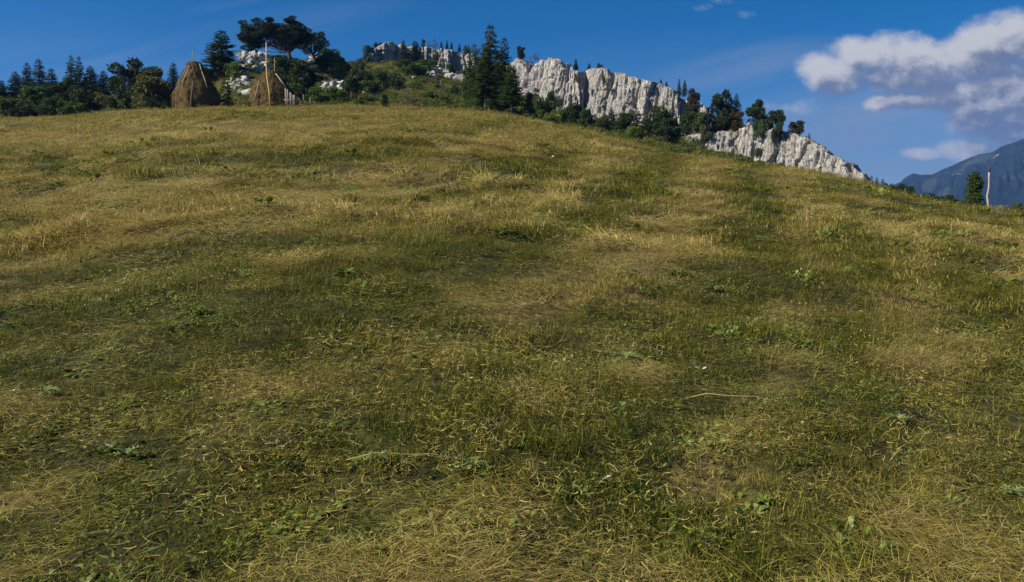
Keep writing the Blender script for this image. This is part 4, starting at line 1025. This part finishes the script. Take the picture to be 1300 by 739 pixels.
def leaves(mb, rg, n, rad, l0, l1, asp=.35, el=(.2, .9)):
    a_ = rg.uniform(0, 6.283, n); q = rg.uniform(0, .4, n)*rad
    P = np.stack([q*np.cos(a_), q*np.sin(a_), np.full(n, .005)], 1); L = rg.uniform(l0, l1, n); rnd = rg.uniform(0, 1, n)
    el_ = rg.uniform(*el, n); hd = np.stack([np.cos(a_), np.sin(a_), 0*a_], 1); sd = np.stack([-np.sin(a_), np.cos(a_), 0*a_], 1)
    prev, pw = P, L*asp*.12
    for k, (t, wf) in enumerate(((.3, .8), (.6, 1.0), (.85, .65), (1.0, .08))):
        e2 = el_-t*t*.9
        nx = prev+(hd*np.cos(e2)[:, None]+np.array([0, 0, 1.])*np.sin(e2)[:, None])*(L*(.3 if k < 2 else (.25 if k == 2 else .15)))[:, None]
        w1 = L*asp*wf*.5; cup = np.array([0, 0, 1.])*0
        mb.quads(np.stack([prev-sd*pw[:, None], prev+sd*pw[:, None], nx+sd*w1[:, None], nx-sd*w1[:, None]], 1), rnd); prev, pw = nx, w1
def tuft(name, fn, kind=0.0, mat=None):
    mb = MB(); rg = np.random.RandomState(sum(map(ord, name))*7); fn(mb, rg)
    me = mb.mesh(name, mat or M_GRASS)
    a_ = me.attributes.new('kind', 'FLOAT', 'POINT'); a_.data.foreach_set('value', np.full(len(me.vertices), kind, np.float32))
    return me
tufts = []
def TU(*a_, **k): tufts.append(tuft(*a_, **k))
for i in range(5): TU('short_tuft%d' % i, lambda m, g: (blades(m, g, 125, .18, .02, .06, .0028, 1.1), blades(m, g, 12, .18, .04, .10, .0024, 1.0), blades(m, g, 30, .2, .04, .12, .002, flat=True)))           # 0-4
for i in range(2): TU('lush_tuft%d' % i, lambda m, g: blades(m, g, 70, .13, .04, .11, .0042, .8), -.35)                                                     # 5-6
for i in range(4): TU('hay_tuft%d' % i, lambda m, g: (blades(m, g, 95, .20, .05, .17, .0017, flat=True, dirc=.0, seg=4), blades(m, g, 26, .2, .03, .09, .0034, flat=True)), .38)   # 7-10
for i in range(2): TU('clover_tuft%d' % i, lambda m, g: (leaves(m, g, 34, .5, .018, .036, .75, (.3, 1.2)), leaves(m, g, 9, .3, .03, .06, .3)), mat=M_WEED)     # 11-12
TU('broad_weed', lambda m, g: leaves(m, g, 9, .05, .035, .075, .28, (.2, 1.0)), mat=M_WEED)                                                               # 13
TU('stem_tuft', lambda m, g: blades(m, g, 7, .12, .10, .22, .0020, .6, seg=4), .45)                                                                      # 14
TU('mid_tuft0', lambda m, g: (blades(m, g, 130, .36, .04, .11, .0075, 1.0), blades(m, g, 12, .34, .08, .15, .006, .8), blades(m, g, 24, .34, .10, .28, .006, flat=True)))                                       # 15
TU('mid_tuft1', lambda m, g: (blades(m, g, 140, .36, .04, .10, .008, 1.1)))                                                                                # 16
TU('mid_hay', lambda m, g: blades(m, g, 90, .36, .14, .40, .007, flat=True, seg=3), .35)                                                                  # 17
TU('mid_weed', lambda m, g: leaves(m, g, 40, .5, .05, .10, .6, (.1, 1.)), mat=M_WEED)                                                                      # 18
TU('far_tuft0', lambda m, g: (blades(m, g, 150, .8, .06, .16, .019, .9, seg=2)))                                                                          # 19
TU('far_tuft1', lambda m, g: (blades(m, g, 140, .8, .04, .13, .021, 1.1, seg=2), blades(m, g, 12, .7, .12, .22, .012, .6, seg=2)))                              # 20
TU('far_hay', lambda m, g: blades(m, g, 110, .8, .20, .55, .019, flat=True, seg=2), .30)                                                                   # 21
TU('rough_tuft', lambda m, g: (blades(m, g, 160, .8, .15, .45, .028, .8, seg=2)), -.1)                                                                     # 22
TU('mid_lush', lambda m, g: blades(m, g, 80, .25, .07, .18, .010, .8), -.35)                                                                                # 23

def curls(mb, rg, n, rad, l, w):
    for i in range(n):
        a_ = rg.uniform(0, 6.28); q = math.sqrt(rg.rand())*rad; p = np.array([q*math.cos(a_), q*math.sin(a_), rg.uniform(.02, .07)])
        b = rg.uniform(0, 6.28); L = l*rg.uniform(.5, 1.5); tw = rg.uniform(-1.2, 1.2); prev = p; e_ = rg.uniform(-.3, .4); rr_ = rg.rand()
        for k in range(4):
            b2 = b+tw*k/3; d = np.array([math.cos(b2), math.sin(b2), e_*(1-k*.5)]); s_ = np.array([-math.sin(b2), math.cos(b2), .3*math.sin(k+rr_*6)])*w*(1, .9, .7, .4)[k]
            q2 = prev+d*L/4; mb.quads(np.array([[prev-s_, prev+s_, q2+s_*.9, q2-s_*.9]]), np.array([rr_])); prev = q2
TU('litter_hay', lambda m, g: (curls(m, g, 60, .2, .06, .0013), curls(m, g, 7, .2, .03, .0035)), .6)                                                            # 24
TU('litter_leaf', lambda m, g: (curls(m, g, 22, .2, .025, .0038), curls(m, g, 30, .2, .055, .0012)), .5)                                                       # 25
TU('litter_green', lambda m, g: (curls(m, g, 18, .2, .03, .0038), leaves(m, g, 20, .5, .015, .03, .35, (.2, 1.2))), mat=M_WEED)                                 # 26

def scatter(name, P, rot, scl, idx, tint, meshes):
    hid = []
    pm = bpy.data.meshes.new(name); pm.vertices.add(len(P)); pm.vertices.foreach_set('co', np.asarray(P, np.float32).ravel())
    def at_(n, ty, v, f='value'):
        a_ = pm.attributes.new(n, ty, 'POINT'); a_.data.foreach_set(f, np.asarray(v).ravel())
    at_('rot', 'FLOAT_VECTOR', rot.astype(np.float32), 'vector'); at_('scl', 'FLOAT_VECTOR', scl.astype(np.float32), 'vector')
    at_('idx', 'INT', idx.astype(np.int32)); at_('tint', 'FLOAT', tint.astype(np.float32))
    o = link(name, pm); o['kind'] = 'stuff'
    g = bpy.data.node_groups.new(name, 'GeometryNodeTree')
    g.interface.new_socket('Geometry', in_out='INPUT', socket_type='NodeSocketGeometry'); g.interface.new_socket('Geometry', in_out='OUTPUT', socket_type='NodeSocketGeometry')
    gi = g.nodes.new('NodeGroupInput'); go = g.nodes.new('NodeGroupOutput')
    cur = None; join = g.nodes.new('GeometryNodeJoinGeometry')
    def named(n, ty):
        q = g.nodes.new('GeometryNodeInputNamedAttribute'); q.data_type = ty; q.inputs[0].default_value = n; return q.outputs[0]
    for k in range(len(meshes)):
        if not np.any(idx == k): continue
        src = bpy.data.objects.new('tuft_source', meshes[k])          # not linked: only a node input
        oi = g.nodes.new('GeometryNodeObjectInfo'); oi.inputs['Object'].default_value = src; oi.inputs['As Instance'].default_value = True
        cmp_ = g.nodes.new('FunctionNodeCompare'); cmp_.data_type = 'INT'; cmp_.operation = 'EQUAL'
        ii = [s for s in cmp_.inputs if s.type == 'INT']; g.links.new(named('idx', 'INT'), ii[0]); ii[1].default_value = k
        ip = g.nodes.new('GeometryNodeInstanceOnPoints')
        g.links.new(gi.outputs[0], ip.inputs['Points']); g.links.new(cmp_.outputs[0], ip.inputs['Selection'])
        g.links.new(oi.outputs['Geometry'], ip.inputs['Instance'])
        e2r = g.nodes.new('FunctionNodeEulerToRotation'); g.links.new(named('rot', 'FLOAT_VECTOR'), e2r.inputs[0])
        g.links.new(e2r.outputs[0], ip.inputs['Rotation']); g.links.new(named('scl', 'FLOAT_VECTOR'), ip.inputs['Scale'])
        g.links.new(ip.outputs[0], join.inputs[0])
    g.links.new(join.outputs[0], go.inputs[0])
    md = o.modifiers.new('scatter', 'NODES'); md.node_group = g
    return o
def sample(rng, n, r0, r1, tmax=.80):
    """uniform per ground area within the viewed sector"""
    th = rng.uniform(-math.atan(tmax), math.atan(tmax), n); r = np.sqrt(rng.uniform(r0*r0, r1*r1, n))
    return r*np.sin(th), r*np.cos(th), th, r
def normal_rot(x, y, rz):
    e_ = 0.15; nx = -(GZ(x+e_, y)-GZ(x-e_, y))/(2*e_); ny = -(GZ(x, y+e_)-GZ(x, y-e_))/(2*e_)
    return np.stack([np.clip(-ny, -.4, .4), np.clip(nx, -.4, .4), rz], 1)
def meadow():
    rng = np.random.RandomState(77)
    Ps, Rs, Ss, Is, Ts = [], [], [], [], []
    def ring(r0, r1, per_m2, choose, smin, smax, rough_ok=False):
        A = math.atan(.80)*(r1*r1-r0*r0); n = int(A*per_m2)
        x, y, th, r = sample(rng, n, r0, r1)
        ro = roughness(th, r); keep = ro > .5 if rough_ok else (ro < rng.uniform(.3, 1, n))
        if not rough_ok: keep &= ~((np.hypot(x+33, y-78.5) < 2.0) | (np.hypot(x+25, y-80.5) < 2.0))
        x, y, th, r = x[keep], y[keep], th[keep], r[keep]; n = len(x)
        z = GZ(x, y); ti = field(x, y, z); z = z+.055*clumps(x, y)*rng.uniform(0, 1, n)
        idx, rzb, zs = choose(n, ti, x, y, r)
        sc = rng.uniform(smin, smax, n); szv = sc*zs*rng.uniform(.75, 1.3, n)
        # uneven sward: some patches lie low, some stand
        szv = szv*np.clip(1.05-r*.009, .72, 1)*(0.92+.75*np.clip(fbm(x*.8, y*.8, 2.2, 3), -.45, .9))
        # local lie of the hay
        rz = np.where(rzb > 0, 1.6*fbm(x*.25, y*.25, 6, 2)+rng.normal(0, .5, n)+.2, rng.uniform(0, 6.283, n))
        Ps.append(np.stack([x, y, z], 1)); Rs.append(normal_rot(x, y, rz)); Ss.append(np.stack([sc, sc, szv], 1)); Is.append(idx); Ts.append(np.clip(ti+rng.normal(0, .10, n), 0, 1))
    def near(n, ti, x, y, r):
        p = rng.uniform(0, 1, n); hay = .75*clumps(x, y)+np.clip((ti-.30)*.9, .06, .55)*np.clip(.6+1.1*fbm(x*1.1, y*1.6, 7.7, 3), 0, 1.4)
        lush = np.clip((.45-ti)*.55, 0, .22); cl = .09*np.clip(1+2.2*vn(x*1.7, y*1.7, 3.3), 0, 3)
        idx = rng.randint(0, 5, n); fl = np.zeros(n)
        a_ = p < hay; idx[a_] = rng.randint(7, 11, a_.sum()); fl[a_] = 1
        b_ = (p >= hay) & (p < hay+lush); idx[b_] = rng.randint(5, 7, b_.sum())
        c_ = (p >= hay+lush) & (p < hay+lush+cl); idx[c_] = rng.randint(11, 14, c_.sum())
        d_ = p > .965; idx[d_] = 14
        return idx, fl, np.ones(n)
    def mid(n, ti, x, y, r):
        p = rng.uniform(0, 1, n); idx = rng.randint(15, 17, n); fl = np.zeros(n)
        hay = .7*clumps(x, y)+np.clip((ti-.25)*.75, .05, .45)*np.clip(.7+1.0*fbm(x*.5, y*.8, 7.7, 3), 0, 1.4)
        a_ = p < hay; idx[a_] = 17; fl[a_] = 1
        cl = .05*np.clip(1+2.6*vn(x*.8, y*.8, 3.3), 0, 3); b_ = (p >= hay) & (p < hay+cl); idx[b_] = 18
        c_ = (p > .92) & (ti < .45); idx[c_] = 23
        return idx, fl, np.ones(n)
    def far(n, ti, x, y, r):
        p = rng.uniform(0, 1, n); idx = rng.randint(19, 21, n); fl = np.zeros(n)
        a_ = p < np.clip((ti-.25)*.6, .05, .35); idx[a_] = 21; fl[a_] = 1
        return idx, fl, np.ones(n)
    def litter(n, ti, x, y, r): return rng.randint(24, 27, n), np.ones(n)*(rng.uniform(0, 1, n) < .5), np.ones(n)*.9
    def litter_ring(): ring(1.4, 6.0, 34, litter, .7, 1.2); ring(6.0, 14.0, 12, litter, .9, 1.6)
    ring(1.4, 5.0, 105, near, .6, 1.1); ring(5.0, 8.0, 75, near, .7, 1.2)
    ring(8.0, 13.0, 34, near, .95, 1.5)
    litter_ring()
    ring(9.5, 26.0, 12.5, mid, .75, 1.25)
    ring(22.0, 45.0, 3.0, mid, 1.1, 1.8)
    ring(36.0, 108.0, 2.2, far, .7, 1.15)
    scatter('grass', np.concatenate(Ps), np.concatenate(Rs), np.concatenate(Ss), np.concatenate(Is), np.concatenate(Ts), tufts)
    Ps.clear(); Rs.clear(); Ss.clear(); Is.clear(); Ts.clear()
    def rgh(n, ti, x, y, r): return np.where(rng.uniform(0, 1, n) < .6, 22, 20), np.zeros(n), np.ones(n)
    ring(60.0, 235.0, .85, rgh, .8, 1.5, True)
    P = np.concatenate(Ps); r = np.hypot(P[:, 0], P[:, 1]); th = np.arctan2(P[:, 0], P[:, 1])
    dc = np.abs(r-np.interp(th, TH, R2T)-5); k = (dc > 6) | (r < 60)
    scatter('rough_grass', P[k], np.concatenate(Rs)[k], np.concatenate(Ss)[k], np.concatenate(Is)[k], (np.concatenate(Ts)*.5+.20)[k], tufts)
meadow()

# low undergrowth of the rough slope
def undergrowth():
    rng = np.random.RandomState(9)
    def uc(t):
        r = attr(t, 'rnd'); ti = attr(t, 'tint', 'INSTANCER')
        c = mix(t, r, (0.030, 0.052, 0.009), (0.085, 0.130, 0.022)); d = mix(t, r, (0.06, 0.066, 0.013), (0.14, 0.150, 0.030))
        return mix(t, ti, c, d)
    m = leafy('undergrowth_leaf', uc, .22)
    ms = []
    for i in range(3):
        mb = MB(); g = np.random.RandomState(50+i)
        for k in range(5): blob_crown(mb, g, (g.uniform(-.6, .6), g.uniform(-.6, .6), g.uniform(.1, .4)), g.uniform(.35, .55), 170, .13, .8)
        ms.append(mb.mesh('undergrowth_clump', m))
    n = 17000; x, y, th, r = sample(rng, n, 70, 235)
    ro = roughness(th, r); dens_f = fbm(x*.09, y*.09, 4, 3)
    px, py = proj(x, y, GZ(x, y))
    k = (ro > .8) & (rng.uniform(-1.0, .7, n) < dens_f) & (px < 1000) & (np.abs(r-np.interp(th, TH, R2T)-5) > 6)
    k &= ~((np.hypot(x+32.6, y-79.6) < 3.4) | (np.hypot(x+25, y-82.3) < 3.4))
    x, y, r = x[k], y[k], r[k]; n = len(x)
    s = rng.uniform(.45, 1.25, n)
    scatter('undergrowth', np.stack([x, y, GZ(x, y)-.05], 1), np.stack([0*x, 0*x, rng.uniform(0, 6.28, n)], 1), np.stack([s, s, s*rng.uniform(.5, 1.1, n)], 1), rng.randint(0, 3, n), rng.uniform(0, 1, n), ms)
undergrowth()

# ------------------------------------------------------------------ single plants and litter in the foreground
def ground_at(px, py):
    th, e_ = pix(px, py); r = np.geomspace(1.5, 90, 4000); z = GZ(r*np.sin(th), r*np.cos(th)); h = np.nonzero(z/r >= e_)[0]
    rr_ = r[h[0]] if len(h) else 60.0
    return rr_*math.sin(th), rr_*math.cos(th), float(z[h[0]]) if len(h) else gz(rr_*math.sin(th), rr_*math.cos(th)), rr_
def thistle(px, py, size, label, seed):
    size *= .62
    x, y, z, r = ground_at(px, py); o = empty('thistle', (x, y, z), seed*1.3); tag(o, label, 'thistle', 'thistle rosettes in the meadow')
    rg = np.random.RandomState(seed)
    n = rg.randint(8, 12)
    for i in range(n):
        mb = MB(); a_ = i*6.283/n+rg.uniform(-.2, .2); L = size*rg.uniform(.35, .6); el = rg.uniform(.35, .8)
        hd = np.array([math.cos(a_), math.sin(a_), 0]); sd = np.array([-math.sin(a_), math.cos(a_), 0]); p = np.array([0, 0, .03]); K_ = 9
        for k in range(K_):                      # lobed, spiny margin
            t = k/K_; e2 = el-t*1.1; d = hd*math.cos(e2)+np.array([0, 0, 1])*math.sin(e2); q = p+d*L/K_
            w = L*.26*math.sin(math.pi*(t*.9+.08)); w0, w1 = w*(.35 if k % 2 else .5), w*(1.15 if k % 2 == 0 else .3)
            lift = np.array([0, 0, w*.35])
            for sg in (-1, 1): mb.quads(np.array([[p, p+sd*sg*w0, q+sd*sg*w1+lift*(k % 2 == 0), q]]), np.array([min(1, .3+t*.5+rg.rand()*.2)]))
            p = q
        link('leaf', mb.mesh('leaf', M_THISTLE), o)
    return o
thistle(599,600,.30,'pale spiky thistle rosette, the largest, low in the middle of the picture',3)
thistle(795,462,.40,'pale spiky thistle rosette right of the middle in the lower half',4)
thistle(60,505,.24,'pale spiky thistle rosette near the left edge, below the middle',5)
thistle(160,585,.24,'pale thistle rosette low on the left',6)
thistle(480,590,.20,'small pale thistle rosette left of the largest one',7)
thistle(1140,540,.28,'pale thistle rosette low on the right',8)
thistle(1285,635,.24,'pale thistle rosette in the lower right corner',9)
thistle(905,370,.34,'greyish thistle rosette on the dark strip right of the middle',10)
def plantain(px, py, size, label, seed, n=12, name='broadleaf_weed'):
    size *= .45; n = int(n*1.8)
    x, y, z, r = ground_at(px, py); mb = MB(); rg = np.random.RandomState(seed); leaves(mb, rg, n, size*.4, size*.35, size*.6, .33, (.2, 1.0))
    o = link(name, mb.mesh(name, M_WEED), None, (x, y, z+.01)); return tag(o, label, 'weed', 'leafy weeds in the meadow')
plantain(360,330,.5,'low leafy weed patch with broad leaves left of the middle',1,34)
plantain(1280,362,.75,'dense yellow green leafy weed at the right edge',2,60)
plantain(1262,368,.55,'dense leafy weed left of the one at the right edge',3,44)
plantain(440,350,.5,'bright green leafy weed in the centre left',4,26)
plantain(140,575,.22,'broad leaved weed low on the left beside the pale thistle',5,14)
plantain(530,460,.3,'small leafy weed below the middle',6,20)
plantain(775,465,.3,'leafy weed beside the thistle right of the middle',7,20)
plantain(860,350,.5,'leafy weed in the pale strip right of the middle',8,22)
plantain(1100,330,.5,'bright leafy weed high on the right of the meadow',9,22)
plantain(1020,440,.4,'leafy weed on the right half, below the middle',10,20)
plantain(705,633,.22,'single yellow green weed low in the middle',11,10)
plantain(970,640,.24,'leafy weed low on the right of the middle',12,16)
plantain(250,400,.4,'leafy weed left, half way up the meadow',13,20)
def stalk(px, py, px2, py2, label, seed, thick=.0016):
    x, y, z, r = ground_at(px, py); x2, y2, z2, r2 = ground_at(px2, py2); rg = random.Random(seed)
    p0, p1 = Vector((x, y, z+.02)), Vector((x2, y2, z2+.05)); md = p0.lerp(p1, .5)+Vector((rg.uniform(-.04, .04), 0, .025))
    b = MB(); L = (p1-p0).length
    b.tube([p0-p0, (p0.lerp(md, .5)+Vector((0, 0, .02)))-p0, md-p0, md.lerp(p1, .5)+Vector((0, 0, .015))-p0, p1-p0], [thick, thick, thick*.8, thick*.6, thick*.3], 5, rnd=rg.random())
    for k in range(10):
        t = .8+.2*k/10; q = (md.lerp(p1, (t-.5)*2))-p0; b.tube([q, q+Vector((rg.uniform(-.02, .02), rg.uniform(-.02, .02), .015))], [.0012, .0006], 3, rnd=.9, cap=False)
    return tag(link('dry_stalk', b.mesh('dry_stalk', M_STALK), None, p0), label, 'dry stalk', 'long dry stalks lying on the grass')
stalk(75,650,160,600,'long pale stalk slanting up to the right at the lower left',1)
stalk(500,600,590,592,'pair-wide dry stalk lying left of the largest thistle rosette',4)
stalk(440,590,585,600,'long reddish dry stalk pointing at the largest thistle rosette',5)
stalk(560,553,630,548,'yellow dry stalk lying flat below the middle',6)
stalk(615,585,640,550,'short yellow stalk slanting right of the largest thistle rosette',7)
stalk(870,510,990,522,'long dry stalk lying in the pale hay on the right',8)
stalk(700,480,780,470,'dry stalk lying beside the thistle right of the middle',9)
stalk(1130,590,1180,560,'dry stalk slanting on the lower right',10)
def flake(px, py, s, label, seed):
    x, y, z, r = ground_at(px, py); rg = np.random.RandomState(seed); mb = MB()
    for k in range(3):
        a_ = rg.uniform(0, 6.28); d = np.array([math.cos(a_), math.sin(a_), rg.uniform(.1, .5)])*s; e_ = np.array([-d[1], d[0], .1*s])*.35
        p = rg.normal(0, s*.1, 3); mb.quads(np.array([[p-e_*.3, p+d*.5-e_, p+d, p+d*.5+e_]]), np.array([.5]))
    return tag(link('dead_leaf', mb.mesh('dead_leaf', M_FLAKE), None, (x, y, z+.07)), label, 'dead leaf', 'pale curled dead leaves on the grass')
M_FLAKE = leafy('dead_leaf', lambda t: mix(t, noise(t, objc(t), 30, 4), (.45, .38, .30), (.72, .68, .62)), .15)
for i, (px_, py_, s_, lb) in enumerate([(141,588,.045,'white curled dead leaf low on the left'),(889,482,.06,'pinkish white dead leaf right of the middle'),(17,513,.03,'tiny white dead leaf at the left edge'),(1016,554,.035,'white dead leaf lying low on the right'),
     (767,627,.05,'pale pinkish dead leaf low in the middle'),(700,195+8,.20,'pale dead leaf cluster high in the middle of the meadow')]):
    flake(px_, py_, s_*.6, lb, i)
